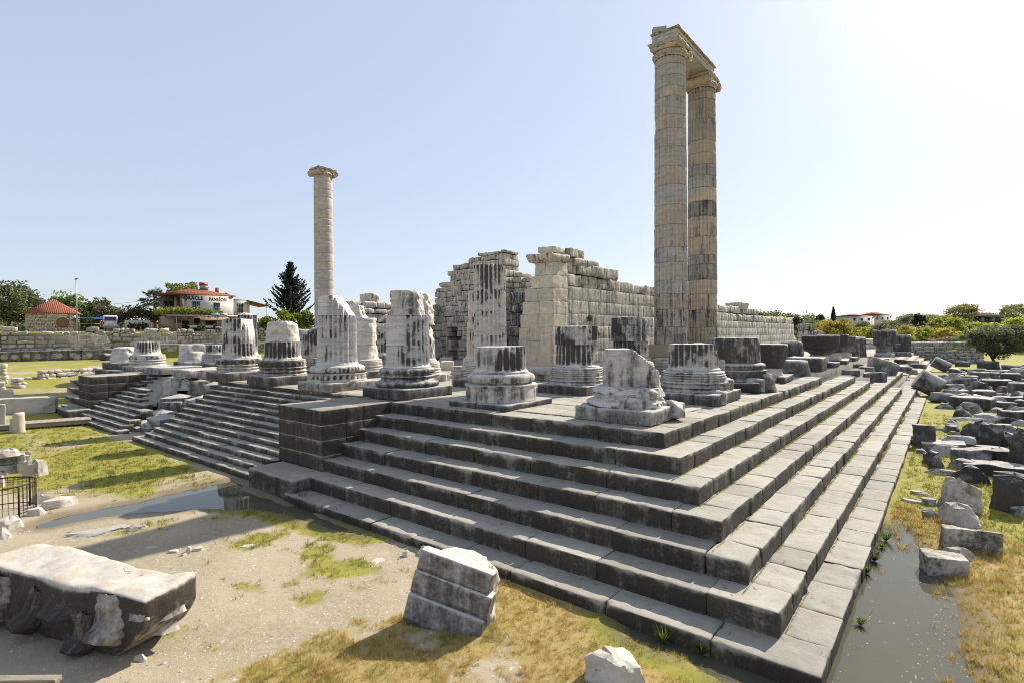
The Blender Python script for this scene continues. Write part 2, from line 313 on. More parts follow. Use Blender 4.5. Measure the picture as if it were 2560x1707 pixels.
def masks(x, y):
    """cover of the ground: green grass, dry grass, bare mud"""
    n1 = fbm2(x, y, .22, 4, 11); n2 = fbm2(x, y, .9, 4, 12); n3 = fbm2(x, y, 3.5, 3, 13)
    pa = np.minimum(in_poly(x, y, POOL_A), in_poly(x, y, POOL_B))
    right = sst(2.5, 4.5, x)*1.0
    # front court: grass belt at the foot of the stairs, bare track towards the camera
    court = sst(.7, -.9, in_poly(x, y, COURT)+.9*n2+.5*n1)
    g = court*(.74+.75*n1+.7*n2)
    g = np.maximum(g, sst(-.1, .25, pa)*sst(1.15, .35, pa+.3*n2)*sst(-12.5, -10.5, x)*(1-right)*.95)
    patch = sst(-.05, .45, n2+.5*n1+.15*n3)*sst(-2.3, -3.8, x)*sst(-10.8, -9.4, y+.2*x+1.6); g = np.maximum(g, patch*.60)
    dryf = sst(-3.6, -2.2, x+1.0*n2+.7*n1)*(1-right)*sst(-11.6, -10.2, y+.8*n2-.3*x); dry = dryf*(.72+.8*n2+.5*n3)
    g = np.maximum(g, dryf*sst(-.05, .5, n1*.6+.6*n2+.2*n3)*.75)
    gr = sst(-.5, .25, n1+.5*n2+.08*(y-6)*sst(40, 20, y))*right; dr = right*sst(.75, -.3, n1+.6*n2)*(sst(34, 14, y)*.85+.15)
    strip = right*sst(7.5, 12, y)*sst(62, 50, y)*sst(8.5+.03*y, 6.6+.03*y, x); gr = np.maximum(gr, strip); dr = dr*(1-.8*strip); g = np.maximum(g, gr*.9); dry = np.maximum(dry, dr)
    far = sst(60, 110, np.hypot(x, y)); g = np.maximum(g, far*.8)
    lft = sst(-36, -46, x); g = g*(1-lft)+lft*(.62+.7*n1+.5*n2); dry = dry*(1-lft)+lft*(.30-.6*n1+.4*n2)
    mud = sst(.75, .05, pa+.35*n2)
    return np.clip(g, 0, 1), np.clip(dry, 0, 1), np.clip(mud, 0, 1)
tt = NT('ground_soil'); co = tt.n('TexCoord').outputs['Object']
mk = tt.n('SeparateColor'); a_ = tt.attr('cover'); tt.l(a_.outputs['Color'], mk.inputs[0])
nf = tt.noise(co, 9, 6, .7); nm_ = tt.noise(co, 2.2, 6, .65); nt = tt.noise(co, 45, 4, .7); nb = tt.noise(co, .45, 4, .6)
peb = tt.n('TexVoronoi'); tt.put(peb.inputs['Vector'], co); peb.inputs['Scale'].default_value = 26; pebm = tt.math('MULTIPLY', tt.ramp(peb.outputs['Distance'], .30, .18), tt.ramp(tt.math('ADD', nm_, tt.math('MULTIPLY', nf, .4)), .62, .80))
soil = tt.mix(tt.ramp(nb, .35, .65), (.37, .305, .20), (.29, .24, .15)); soil = tt.mix(tt.ramp(nf, .35, .8), soil, (.40, .34, .25)); soil = tt.mix(pebm, soil, (.50, .46, .40))
soil = tt.mix(tt.math('MULTIPLY', tt.ramp(nt, .55, .75), .4), soil, (.22, .17, .11))
br = tt.math('MULTIPLY_ADD', nf, .55, tt.math('MULTIPLY_ADD', nt, .35, -.45)); gm = tt.ramp(tt.math('ADD', mk.outputs[0], br), .30, .62); dm = tt.ramp(tt.math('ADD', mk.outputs[1], br), .34, .66)
grs = tt.mix(tt.ramp(nm_, .35, .65), (.23, .225, .03), (.31, .27, .055)); grs = tt.mix(tt.math('MULTIPLY', tt.ramp(nt, .45, .7), .5), grs, (.09, .11, .025))
dry = tt.mix(tt.ramp(nm_, .4, .65), (.36, .265, .10), (.32, .255, .09)); dry = tt.mix(tt.math('MULTIPLY', tt.ramp(nt, .45, .7), .5), dry, (.12, .08, .035))
c = tt.mix(dm, soil, dry); c = tt.mix(gm, c, grs); c = tt.mix(tt.math('MULTIPLY', mk.outputs[2], .75), c, (.13, .10, .055)); tt.l(c, tt.p.inputs['Base Color'])
tt.p.inputs['Roughness'].default_value = .92; tt.bump(tt.math('ADD', tt.math('MULTIPLY', nf, 1.0), tt.math('MULTIPLY', nt, .5)), .55, .04)
M_SOIL = tt.m
va = math.atan2(FW[1], FW[0])
th = np.concatenate([np.linspace(-math.pi, -1.0, 60, endpoint=False), np.linspace(-1.0, 1.0, 620), np.linspace(1.0, math.pi, 60, endpoint=False)[1:]])+va
rr_ = np.concatenate([[0.01, 1.5], np.geomspace(3, 56, 220), np.linspace(56.6, 130, 110), np.geomspace(133, 1500, 50)])
A_, B_ = np.meshgrid(th, rr_); gx = CAM[0]+np.cos(A_)*B_; gy = CAM[1]+np.sin(A_)*B_
gzv = gz(gx.ravel(), gy.ravel()).reshape(gx.shape)
nr_, nt_ = gx.shape; i_ = np.arange(nr_-1)[:, None]*nt_; j_ = np.arange(nt_)[None, :]; j2_ = (j_+1) % nt_
mb = MB(); mb.add(np.stack([gx, gy, gzv], -1), np.stack([i_+j_, i_+j2_, i_+nt_+j2_, i_+nt_+j_], -1).reshape(-1, 4)[:, ::-1])
g_ = kind(mb.build('ground', M_SOIL), 'structure')
mm = masks(gx.ravel(), gy.ravel()); ca = g_.data.attributes.new('cover', 'FLOAT_COLOR', 'POINT'); ca.data.foreach_set('color', np.stack([*mm, np.ones(gx.size)], -1).astype(np.float32).ravel())
t = NT('pond_water'); co = t.n('TexCoord').outputs['Object']; t.l(t.mix(t.noise(co, .8, 4), (.095, .09, .06), (.07, .068, .045)), t.p.inputs['Base Color']); t.p.inputs['Roughness'].default_value = .03; t.p.inputs['Specular IOR Level'].default_value = .5; t.p.inputs['IOR'].default_value = 1.33
t.bump(t.noise(t.mapping(co, (1, 1, 1)), 3.2, 3), .035, .02); M_WATER = t.m
for P in (POOL_A, POOL_B):
    mb = MB(); x0, y0 = P.min(0)-.6; x1, y1 = P.max(0)+.6
    mb.add([(x0, y0, PZ), (x1, y0, PZ), (x1, y1, PZ), (x0, y1, PZ)], [(0, 1, 2, 3)]); kind(mb.build('pond_water', M_WATER, smooth=False), 'structure')
# ------------------------------------------------------------------ stepped platform
def cell_at(x, y, z=-1.5, lo=.055, hi=.6): return min(hi, max(lo, .0062*math.dist((x, y, z), tuple(CAM))))
plat = thing('stepped_platform', 'great stepped stone platform carrying the ruined columns, its corner pointing at the viewer', 'temple platform')
YEND = [22.4, 30.5, 32.0, 52.0, 38.2, 46.0, 40.0]
def course(mb, p0, p1, depth, ztop, h, nrm, seed, bl=(1.5, 2.5), gap=.003, chipr=.19, jit=.006):
    """a row of step blocks from p0 to p1; nrm = outward direction"""
    rnd = random.Random(seed); p0 = np.array(p0, float); p1 = np.array(p1, float); L = np.linalg.norm(p1-p0); d = (p1-p0)/L; s = 0; n = np.array(nrm, float); ang = math.atan2(d[1], d[0]); M = rotz(ang)
    while s < L-.02:
        w = min(rnd.uniform(*bl), L-s); w = L-s if L-s-w < .5 else w; c = p0+d*(s+w/2)-n*(depth/2-rnd.uniform(-jit, jit)); ce = cell_at(*c)
        big_ = rnd.random() < .12
        rbox(mb, (c[0], c[1], ztop-h/2-.02+rnd.uniform(-.018, .004)), (w-gap*2, depth, h+.04), r=rnd.uniform(.014, .03)*(2.2 if big_ else 1), amp=.010 if not big_ else .028, cell=ce, seed=seed+s, M=M @ rot(rnd.uniform(-.012, .012), rnd.uniform(-.006, .006), rnd.uniform(-.006, .006)), tone=rnd.uniform(-.18, .14), mx=34, wear=1.3, chipr=chipr); s += w
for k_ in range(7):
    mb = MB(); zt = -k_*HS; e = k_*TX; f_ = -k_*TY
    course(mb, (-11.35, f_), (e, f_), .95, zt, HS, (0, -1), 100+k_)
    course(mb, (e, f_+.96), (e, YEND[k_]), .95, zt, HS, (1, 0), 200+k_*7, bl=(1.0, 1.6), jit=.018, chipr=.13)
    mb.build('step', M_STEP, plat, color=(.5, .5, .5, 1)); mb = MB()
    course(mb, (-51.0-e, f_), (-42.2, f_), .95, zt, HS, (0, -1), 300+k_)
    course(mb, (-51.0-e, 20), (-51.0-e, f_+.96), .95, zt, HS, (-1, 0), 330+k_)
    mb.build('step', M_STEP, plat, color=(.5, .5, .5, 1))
for (x0, x1, y0, y1) in ((-27.2, -.85, .85, 108), (-50.4, -39.0, .85, 108), (-39.0, -27.2, 2.9, 108)):
    mb = MB(); box(mb, ((x0+x1)/2, (y0+y1)/2, -1.54), (x1-x0, y1-y0, 3.04)); mb.build('foundation', M_STEP, plat, smooth=False, color=(.62, .5, .36, 1))
for k_ in range(1, 7): mb = MB(); box(mb, ((-1+k_*TX-.55)/2, 53, -1.5-k_*HS/2-.09), (1+k_*TX-.55, 96, 3-k_*HS)); mb.build('foundation', M_STEP, plat, smooth=False, color=(.62, .5, .36, 1))
mb = MB(); rnd = random.Random(5); y = .9
while y < 16:
    hgt = rnd.uniform(.9, 1.3); x = -.9
    while x > -27:
        w = rnd.uniform(1.0, 1.9); rbox(mb, (x-w/2, y+hgt/2, -.11+rnd.uniform(-.012, .006)), (w-.012, hgt-.012, .26), r=.02, amp=.008, cell=.3, seed=x+y*3, tone=rnd.uniform(-.1, .14), mx=6); x -= w
    y += hgt
mb.build('paving', M_STEP, plat, color=(.3, .6, .62, 1))
def rockmesh(mb, s, seed, cell):
    rnd = random.Random(seed*7+1); n = int(max(8, min(20, s[2]/cell))); nth = int(max(30, min(84, 2.6*max(s[0], s[1])/cell))); pl = []; k = rnd.choice((5, 6, 7))
    for q in range(k): a = (q+rnd.uniform(-.3, .3))/k*2*math.pi; pl.append((math.cos(a), math.sin(a), rnd.uniform(-.12, .45), rnd.uniform(.38, .56)))
    a = rnd.uniform(0, 6.28); ti = rnd.uniform(.05, .45); pl.append((math.cos(a)*ti, math.sin(a)*ti, 1, rnd.uniform(.80, 1.0))); a += rnd.uniform(1.5, 4); pl.append((math.cos(a)*.7, math.sin(a)*.7, .7, rnd.uniform(.72, .95)))
    star(mb, lv(0, 1, .70, .62, n), nth=nth, planes=pl, seed=seed, chip=.045, rough=.03, topn=.02); mb.V[-1] *= np.array([s[0], s[1], s[2]])
def shard(mb, c, s, seed):
    rockmesh(mb, s, seed, .05); a = seed*1.7; mb.V[-1] = mb.V[-1] @ rotz(a).T + np.array([c[0], c[1], c[2]-s[2]/2])
# half-height stairs between the two side blocks, broken in the middle
LE = [-28.4, -28.3, -28.2, -27.6, -27.7, -27.9, -27.7, -27.3, -27.1, -26.7, -27.0, -27.2, -27.7]
RE = [-38.7, -38.6, -38.2, -38.4, -35.9, -35.3, -34.2, -32.6, -31.4, -31.5, -30.9, -30.8, -30.3]
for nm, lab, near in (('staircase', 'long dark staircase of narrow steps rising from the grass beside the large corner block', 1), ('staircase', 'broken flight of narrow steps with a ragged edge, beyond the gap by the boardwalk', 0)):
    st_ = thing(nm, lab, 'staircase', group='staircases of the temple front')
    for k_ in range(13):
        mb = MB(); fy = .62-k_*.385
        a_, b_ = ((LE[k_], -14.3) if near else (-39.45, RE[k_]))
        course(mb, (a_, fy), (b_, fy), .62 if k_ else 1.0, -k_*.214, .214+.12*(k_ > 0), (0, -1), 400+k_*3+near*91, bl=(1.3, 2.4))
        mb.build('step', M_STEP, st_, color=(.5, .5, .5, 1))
    mb = MB()
    if near: xa, xb = -26.6, -14.3
    else: xa, xb = -39.4, -32.8
    for k_ in range(13): box(mb, ((xa+xb)/2-(0 if near else (xb+39.4)*0), .62-k_*.385+.5, -1.55-k_*.107-.12), (xb-xa, .8, 3.0-k_*.214))
    mb.build('core', M_STEP, st_, smooth=False, color=(.5, .5, .5, 1))
def gap_fill():
    rnd = random.Random(61)
    for n_ in range(30):
        x = -32.6+rnd.uniform(0, 6.0); y = 1.9-n_*.17+rnd.uniform(-.2, .2); zt = -(.62-y)/.385*.214-rnd.uniform(.45, 1.0); s_ = rnd.uniform(1.1, 1.9); mb = MB(); star(mb, lv(-1.6, 0, .8, .72, 9), nth=44, planes=[(math.cos(q), math.sin(q), rnd.uniform(-.1, .3), rnd.uniform(.45, .6)) for q in np.arange(0, 6, 1.1)+rnd.random()]+[(rnd.uniform(-.3, .3), rnd.uniform(-.5, 0), 1, -.04)], seed=n_, chip=.06, rough=.04)
        if zt > -2.6: mb.V[-1] *= np.array([s_, s_*.8, 1]); o = mb.build('broken_block', M_DARK, color=(rnd.uniform(.5, .66), .5, .46, 1), loc=(x, y, zt), rz=rnd.uniform(0, 6), sharp=30); tag(o, 'dark core stone in the rubble that fills the gap of the staircase', 'broken block', 'core stones in the gap of the staircase')
gap_fill()
def stair_block(x0, x1, y0, y1, lab, slab, seed):
    t_ = thing('stair_block', lab, 'stone block', ((x0+x1)/2, y0, -2.14), group='blocks flanking the front stairs')
    mb = MB(); rnd = random.Random(seed); hs = [.52, .54, .54, .54]; z = 0; W_ = x1-x0; D_ = y1-y0
    for n_, h_ in enumerate(hs):
        cuts = [0, W_*rnd.uniform(.35, .62), W_]
        for a_, b_ in zip(cuts[:-1], cuts[1:]): rbox(mb, ((a_+b_)/2-W_/2, .5, z+h_/2), (b_-a_-.008, 1.0, h_-.006), r=.03, amp=.012, cell=cell_at(x0, y0, lo=.07), seed=seed+n_+a_, tone=rnd.uniform(-.25, .25))
        cuts = sorted([1.0, D_]+[1.0+(D_-1.0)*rnd.uniform(.3, .7)])
        for a_, b_ in zip(cuts[:-1], cuts[1:]): rbox(mb, (0, (a_+b_)/2, z+h_/2), (W_, b_-a_-.008, h_-.006), r=.03, amp=.012, cell=cell_at(x0, y0, lo=.07), seed=seed+n_*3+a_, tone=rnd.uniform(-.25, .25))
        z += h_
    mb.build('body', M_STEP, t_, color=(.55, .6, .5, 1))
    mb = MB(); rbox(mb, (slab[0]-(x0+x1)/2, -.68, -.31), (slab[1], 1.33, .66), r=.05, amp=.02, cell=.1, seed=seed+7); mb.build('base_slab', M_STEP, t_, color=(.45, .5, .5, 1))
stair_block(-14.3, -11.3, -3.02, .3, 'large dark block of fitted stones between the wide steps and the narrow stairs', (-12.45, 3.0), 11)
stair_block(-42.3, -39.4, -3.02, .3, 'smaller looking block of fitted stones beside the wooden boardwalk and broken stairs', (-40.6, 3.2), 23)
# ------------------------------------------------------------------ columns
def axis(i, j): return (-1.92-5.3*i, 1.90+5.3*j)
def torus(z0, z1, r, b, n=7):
    return [(z0+(z1-z0)*q, r+b*math.sqrt(max(0, 1-(2*q-1)**2))) for q in np.linspace(0, 1, n)]
def scotia(z0, z1, r0, r1, dep, n=6): return [(z0+(z1-z0)*q, r0+(r1-r0)*q-dep*math.sin(math.pi*q)) for q in np.linspace(0, 1, n)]
def base_levels(kind_, z0, z1):
    H = z1-z0; f = lambda q: z0+H*q
    if kind_ == 'low_torus': return torus(f(0), f(.30), 1.32, .15)+[(f(.31), 1.27)]+scotia(f(.33), f(.50), 1.26, 1.22, .05)+torus(f(.50), f(.57), 1.22, .05, 4)+scotia(f(.58), f(.66), 1.22, 1.24, .03, 4)+torus(f(.68), f(.95), 1.2, .08)+[(f(.955), 1.10), (f(1), 1.08)]
    if kind_ == 'disc_torus': return [(f(0), 1.36), (f(.05), 1.42), (f(.08), 1.40)]+[(f(q), 1.40) for q in (.2, .3, .4, .5)]+[(f(.53), 1.44), (f(.58), 1.44), (f(.6), 1.3)]+torus(f(.62), f(.95), 1.2, .16)+[(f(.955), 1.10), (f(1), 1.08)]
    if kind_ == 'band': return [(f(0), 1.42), (f(.05), 1.42)]+scotia(f(.06), f(.22), 1.38, 1.34, .07)+torus(f(.22), f(.28), 1.33, .05, 4)+scotia(f(.30), f(.44), 1.32, 1.32, .06)+torus(f(.45), f(.51), 1.31, .05, 4)+[(f(.53), 1.30)]+[(f(q), 1.31) for q in np.linspace(.56, .86, 9)]+torus(f(.88), f(.96), 1.24, .06, 5)+[(f(.965), 1.10), (f(1), 1.08)]
    if kind_ == 'rings': return [(f(0), 1.42), (f(.04), 1.42)]+scotia(f(.05), f(.18), 1.37, 1.33, .05)+torus(f(.18), f(.25), 1.31, .05, 4)+scotia(f(.26), f(.38), 1.31, 1.27, .05)+torus(f(.38), f(.44), 1.28, .05, 4)+[(f(.48), 1.24)]+torus(f(.50), f(.60), 1.24, .045, 4)+torus(f(.61), f(.71), 1.25, .045, 4)+torus(f(.72), f(.82), 1.23, .045, 4)+torus(f(.83), f(.93), 1.2, .045, 5)+[(f(.94), 1.10), (f(1), 1.08)]
    if kind_ == 'panel': return [(f(0), 1.50), (f(.04), 1.52), (f(.1), 1.52), (f(.12), 1.48)]+[(f(q), 1.48) for q in np.linspace(.14, .42, 7)]+[(f(.44), 1.53), (f(.50), 1.53)]
NTH = lambda x, y: 144 if math.hypot(x-CAM[0], y-CAM[1]) < 42 else 72
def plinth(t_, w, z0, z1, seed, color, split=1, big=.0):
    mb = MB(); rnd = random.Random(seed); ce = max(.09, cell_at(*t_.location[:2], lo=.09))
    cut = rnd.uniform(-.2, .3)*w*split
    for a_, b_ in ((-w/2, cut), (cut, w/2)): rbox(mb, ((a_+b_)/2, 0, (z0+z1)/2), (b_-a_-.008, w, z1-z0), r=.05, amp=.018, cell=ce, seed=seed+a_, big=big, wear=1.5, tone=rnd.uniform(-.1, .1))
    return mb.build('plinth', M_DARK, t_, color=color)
def base_part(t_, kind_, z0, z1, seed, color, mat=None, planes=(), nth=None, chip=.05):
    x, y = t_.location[:2]; nth = nth or NTH(x, y); mb = MB()
    if kind_ == 'panel':
        star(mb, base_levels('panel', z0, z1), nth=nth, ngon=12, seed=seed, close=False, rough=.012, band=(z0+(z1-z0)*.13, z0+(z1-z0)*.43, 30, .03))
        z5_ = z0+(z1-z0)*.5; star(mb, torus(z5_, z1-.06, 1.26, .14, 9)+[(z1-.045, 1.12), (z1, 1.08)], nth=nth, seed=seed, close=False, rough=.006, band=(z5_+.03, z1-.1, 40, .012))
    else:
        bd = None
        if kind_ == 'band': bd = (z0+(z1-z0)*.57, z0+(z1-z0)*.86, 22, .03)
        star(mb, base_levels(kind_, z0, z1), nth=nth, seed=seed, planes=planes, rough=.008, chip=chip if planes else .015, topn=0, band=bd)
    return mb.build('base', mat or M_DARK, t_, color=color, sharp=40)
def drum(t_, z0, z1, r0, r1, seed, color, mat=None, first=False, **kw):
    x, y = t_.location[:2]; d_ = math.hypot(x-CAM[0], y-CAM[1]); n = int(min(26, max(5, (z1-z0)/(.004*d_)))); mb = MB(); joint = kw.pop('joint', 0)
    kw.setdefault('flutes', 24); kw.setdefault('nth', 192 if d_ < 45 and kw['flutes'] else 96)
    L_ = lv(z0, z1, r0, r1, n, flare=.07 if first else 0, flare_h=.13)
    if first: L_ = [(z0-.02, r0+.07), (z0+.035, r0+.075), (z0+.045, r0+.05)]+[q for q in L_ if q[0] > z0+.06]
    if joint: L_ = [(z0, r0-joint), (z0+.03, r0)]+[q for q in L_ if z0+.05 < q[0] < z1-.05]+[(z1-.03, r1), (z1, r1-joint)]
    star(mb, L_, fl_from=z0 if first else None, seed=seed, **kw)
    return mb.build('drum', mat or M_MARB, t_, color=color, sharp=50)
G1 = 'broken columns along the temple front'; G2 = 'broken columns along the side steps'; G3 = 'broken columns of the inner rows'
def stump(i, j, lab, group, name='broken_column', rz=0): x, y = axis(i, j); t_ = thing(name, lab, 'broken column', (x, y, 0), rz, group); t_.scale = (.935, .935, 1); return t_
dk = (.64, .42, .46, 1); md = (.53, .45, .53, 1); lt = (.38, .55, .62, 1); vl = (.28, .5, .68, 1); vd = (.78, .4, .42, 1)
RTx, RTy = RT[0]/math.hypot(RT[0], RT[1]), RT[1]/math.hypot(RT[0], RT[1])
# corner column: split block on a shattered base
t_ = stump(0, 0, 'corner stump with a slanting split block, at the very corner of the steps', G1)
plinth(t_, 2.75, 0, .42, 31, (.5, .5, .55, 1), big=.05)
base_part(t_, 'low_torus', .42, .98, 32, (.62, .4, .48, 1), M_MARB, planes=[(RTx, RTy, .35, 1.15), (.3, -.95, .5, 1.35), (.9, .1, .3, 1.2)], chip=.14)
mb = MB(); star(mb, lv(.90, 2.12, 1.0, .98, 22), nth=150, planes=[(.42, -.90, .02, .42), (RTx*.66, RTy*.66, .75, 1.62), (-RTx, -RTy, .03, .86), (RTx, RTy, .1, .95)], ctr=(-.1, .12), seed=33, chip=.035, rough=.02, topn=.01); mb.build('block', M_MARB, t_, color=(.57, .45, .5, 1), sharp=35)
mb = MB(); shard(mb, (.78, .05, 1.12), (.62, .75, .85), 35); shard(mb, (.9, -.55, .62), (.9, .7, .42), 36); shard(mb, (.45, -1.0, .58), (.8, .5, .34), 37); shard(mb, (1.25, .4, .35), (.6, .8, .5), 38)
mb.build('shattered_edge', M_MARB, t_, color=(.60, .45, .5, 1))
# second column
t_ = stump(1, 0, 'low drum with few flutes, on a smooth dark disc beside the corner stump', G1)
plinth(t_, 2.95, 0, .22, 41, dk); base_part(t_, 'disc_torus', .18, 1.25, 42, (.6, .45, .5, 1), M_MARB)
drum(t_, 1.23, 2.17, 1.04, 1.0, 43, (.56, .4, .54, 1), first=True, half=(math.radians(-5), 1.0), chip=.05)
# third column
t_ = stump(2, 0, 'tall half fluted stump with a knobbly top piece, behind the large block beside the stairs', G1)
plinth(t_, 2.95, 0, .44, 51, dk); base_part(t_, 'low_torus', .44, 1.26, 52, (.74, .4, .46, 1), M_MARB)
drum(t_, 1.24, 2.2, 1.02, 1.0, 53, (.37, .35, .56, 1), first=True, half=(math.radians(-10), 1.0))
drum(t_, 2.2, 3.47, 1.0, .99, 54, (.36, .35, .55, 1), half=(math.radians(0), .8), planes=[(-RTx, -RTy, .0, .93)], chip=.05)
mb = MB(); star(mb, lv(3.45, 4.5, .98, .92, 18), nth=110, planes=[(-RTx, -RTy, 0, .66), (RTx, RTy, .15, 1.25)], seed=55, chip=.10, rough=.07, topn=.04); mb.build('top_piece', M_MARB, t_, color=(.52, .5, .52, 1))
# fourth
t_ = stump(3, 0, 'tall pale fluted stump on a scaled ring and a twelve sided carved panel base', G1)
plinth(t_, 2.95, 0, .42, 61, (.5, .5, .6, 1)); base_part(t_, 'panel', .42, 1.24, 62, (.46, .5, .6, 1), M_MARB)
drum(t_, 1.22, 2.5, 1.02, 1.0, 63, (.20, .25, .60, 1), first=True); drum(t_, 2.5, 3.6, 1.0, .99, 64, (.20, .4, .60, 1))
drum(t_, 3.6, 4.56, .99, .98, 65, (.30, .35, .58, 1), planes=[(RTx*.75, RTy*.75, .65, 3.02), (-RTx*.7, -RTy*.7, .25, 1.75)], chip=.06, half=(math.radians(10), 1.3))
# fifth
t_ = stump(4, 0, 'short fluted stump streaked black, a rounded pale boulder of marble lying on top', G1)
plinth(t_, 2.95, 0, .5, 71, dk); base_part(t_, 'band', .5, 1.37, 72, (.68, .5, .5, 1), M_MARB)
drum(t_, 1.36, 2.32, 1.03, 1.0, 73, (.50, .5, .62, 1), first=True, chip=.07)
mb = MB(); star(mb, lv(2.3, 3.38, .95, .86, 18), nth=100, planes=[(RTx*.6, RTy*.6, .8, 3.0), (-RTx*.9, -RTy*.9, .3, 1.52), (.5, -.85, .15, 1.15)], seed=74, chip=.1, rough=.05, topn=.06); mb.build('broken_top', M_MARB, t_, color=(.3, .6, .64, 1))
# sixth
t_ = stump(5, 0, 'white fluted stump with black streaked flutes above a carved leaf band, one edge broken', G1)
plinth(t_, 2.95, 0, .52, 81, dk); base_part(t_, 'band', .52, 1.32, 82, (.58, .5, .52, 1), M_MARB)
drum(t_, 1.31, 2.2, 1.03, 1.0, 83, (.42, .5, .64, 1), first=True); drum(t_, 2.2, 3.7, 1.0, .99, 84, (.45, .5, .64, 1), planes=[(RTx*.95, RTy*.95, .28, 1.6)], chip=.08)
# bare plinths
for i, lab in ((6, 'bare broad plinth slab with a chipped corner at the head of the broken stairs'), (7, 'bare broad plinth slab standing just above the far stair block')):
    t_ = thing('column_plinth', lab, 'plinth', (*axis(i, 0), 0), group='bare column plinths'); mb = MB(); rbox(mb, (0, 0, .24), (2.9, 2.9, .5), r=.06, amp=.03, cell=.16, seed=i, big=.04); mb.build('slab', M_DARK, t_, color=(.45, .5, .58, 1))
t_ = stump(8, 0, 'short white fluted stump on a complete round base, far down near the terrace wall', G1); plinth(t_, 2.95, 0, .4, 91, md); base_part(t_, 'band', .4, 1.29, 92, (.45, .5, .56, 1), M_MARB); drum(t_, 1.28, 2.29, .98, .88, 93, (.42, .5, .7, 1), first=True, chip=.06)
t_ = stump(9, 0, 'rough pale broken base on dark steps at the far end of the front row', G1); plinth(t_, 2.9, 0, .55, 94, dk); mb = MB(); star(mb, lv(.5, 1.77, 1.25, 1.0, 14), nth=80, planes=[(RTx, RTy, .3, 1.3), (-RTx*.8, -RTy*.8, .6, 1.9)], seed=95, chip=.16, rough=.09, topn=.08); mb.build('broken_base', M_MARB, t_, color=(.42, .5, .6, 1))
# second row
t_ = stump(1, 1, 'black streaked fluted stump with an overhanging upper drum, on a high square plinth', G3); plinth(t_, 2.75, 0, .42, 101, dk, split=0); base_part(t_, 'rings', .42, 1.2, 102, (.62, .45, .5, 1), M_MARB)
drum(t_, 1.19, 2.15, 1.02, .98, 103, (.53, .5, .6, 1), first=True, planes=[(RTx, RTy, -.45, .02)], chip=.06); drum(t_, 2.15, 2.94, 1.04, 1.03, 104, (.62, .4, .52, 1), M_MARB)
t_ = stump(2, 1, 'tall ivory fluted shaft of four drums with a broken side, standing before the ruined walls', G3); plinth(t_, 2.75, 0, .42, 111, md); base_part(t_, 'rings', .42, 1.2, 112, md, M_MARB)
for n_, (a_, b_) in enumerate(((1.2, 2.57), (2.57, 3.77), (3.77, 4.85), (4.85, 6.11))): drum(t_, a_, b_, 1.02-.01*n_, 1.01-.01*n_, 113+n_, (.20+.06*n_, .6, .68-.02*n_, 1), first=n_ == 0, planes=[(-RTx, -RTy, .0, .72)], chip=.06)
t_ = stump(3, 1, 'ragged pale stump whose sunlit broken side looks out behind the knobbly topped one', G3); plinth(t_, 2.7, 0, .42, 121, lt); base_part(t_, 'rings', .42, 1.2, 122, lt, M_MARB); drum(t_, 1.2, 3.2, 1.02, 1.0, 123, lt, first=True, planes=[(RTx, RTy, .2, 1.3)], chip=.12)
mb = MB(); star(mb, lv(3.2, 4.97, .98, .85, 24), nth=90, planes=[(RTx, RTy, .22, 1.65)], seed=124, chip=.15, rough=.08, topn=.08); mb.build('broken_top', M_MARB, t_, color=(.4, .6, .62, 1))
t_ = stump(4, 1, 'battered pale stump eroded into lumps, just behind the twelve sided panel base', G3); plinth(t_, 2.7, 0, .42, 131, md); base_part(t_, 'rings', .42, 1.2, 132, lt, M_MARB, chip=.1)
mb = MB(); star(mb, lv(1.2, 2.06, 1.0, .9, 12), nth=90, seed=133, chip=.12, rough=.08); star(mb, lv(2.04, 3.72, .92, .95, 18), nth=90, planes=[(RTx*.9, RTy*.9, -.2, .45), (-RTx, -RTy, 0, .8)], seed=134, chip=.14, rough=.09); mb.build('eroded_shaft', M_MARB, t_, color=(.28, .6, .68, 1))
mb = MB(); star(mb, lv(3.7, 4.52, .95, .85, 12), nth=80, planes=[(RTx*.9, RTy*.9, .3, 1.55), (-RTx, -RTy, 0, .75)], seed=135, chip=.12, rough=.07, off=(-.35, -.1, 0)); mb.build('top_piece', M_MARB, t_, color=(.36, .6, .66, 1))
t_ = stump(5, 1, 'dark streaked fluted stump with a leaning rock on top, half hidden in the second row', G3); plinth(t_, 2.7, 0, .42, 141, dk); base_part(t_, 'rings', .42, 1.2, 142, dk, M_MARB); drum(t_, 1.2, 2.73, 1.02, 1.0, 143, (.56, .5, .5, 1), first=True, chip=.06)
mb = MB(); rbox(mb, (.3, -.1, 2.95), (1.2, .9, .5), r=.15, amp=.06, cell=.12, seed=144, big=.1, M=rot(.1, -.2, .4)); mb.build('loose_rock', M_DARK, t_, color=dk)
t_ = stump(7, 1, 'tall grey fluted stump with a sloping top, just behind the white leaf band stump', G3); plinth(t_, 2.7, 0, .42, 151, md); base_part(t_, 'rings', .42, 1.2, 152, lt, M_MARB); drum(t_, 1.2, 3.3, 1.0, .98, 153, (.46, .5, .6, 1), first=True); drum(t_, 3.3, 4.88, .98, .97, 154, (.52, .5, .55, 1), planes=[(-RTx*.6, -RTy*.6, .8, 3.55)], chip=.06)
t_ = stump(8, 1, 'small low fluted stump on a ringed base, beside a rough square one far off', G3); plinth(t_, 2.6, 0, .4, 161, md); base_part(t_, 'rings', .4, 1.2, 162, md, M_MARB); drum(t_, 1.2, 1.93, .98, .95, 163, (.52, .5, .58, 1), first=True, chip=.09)
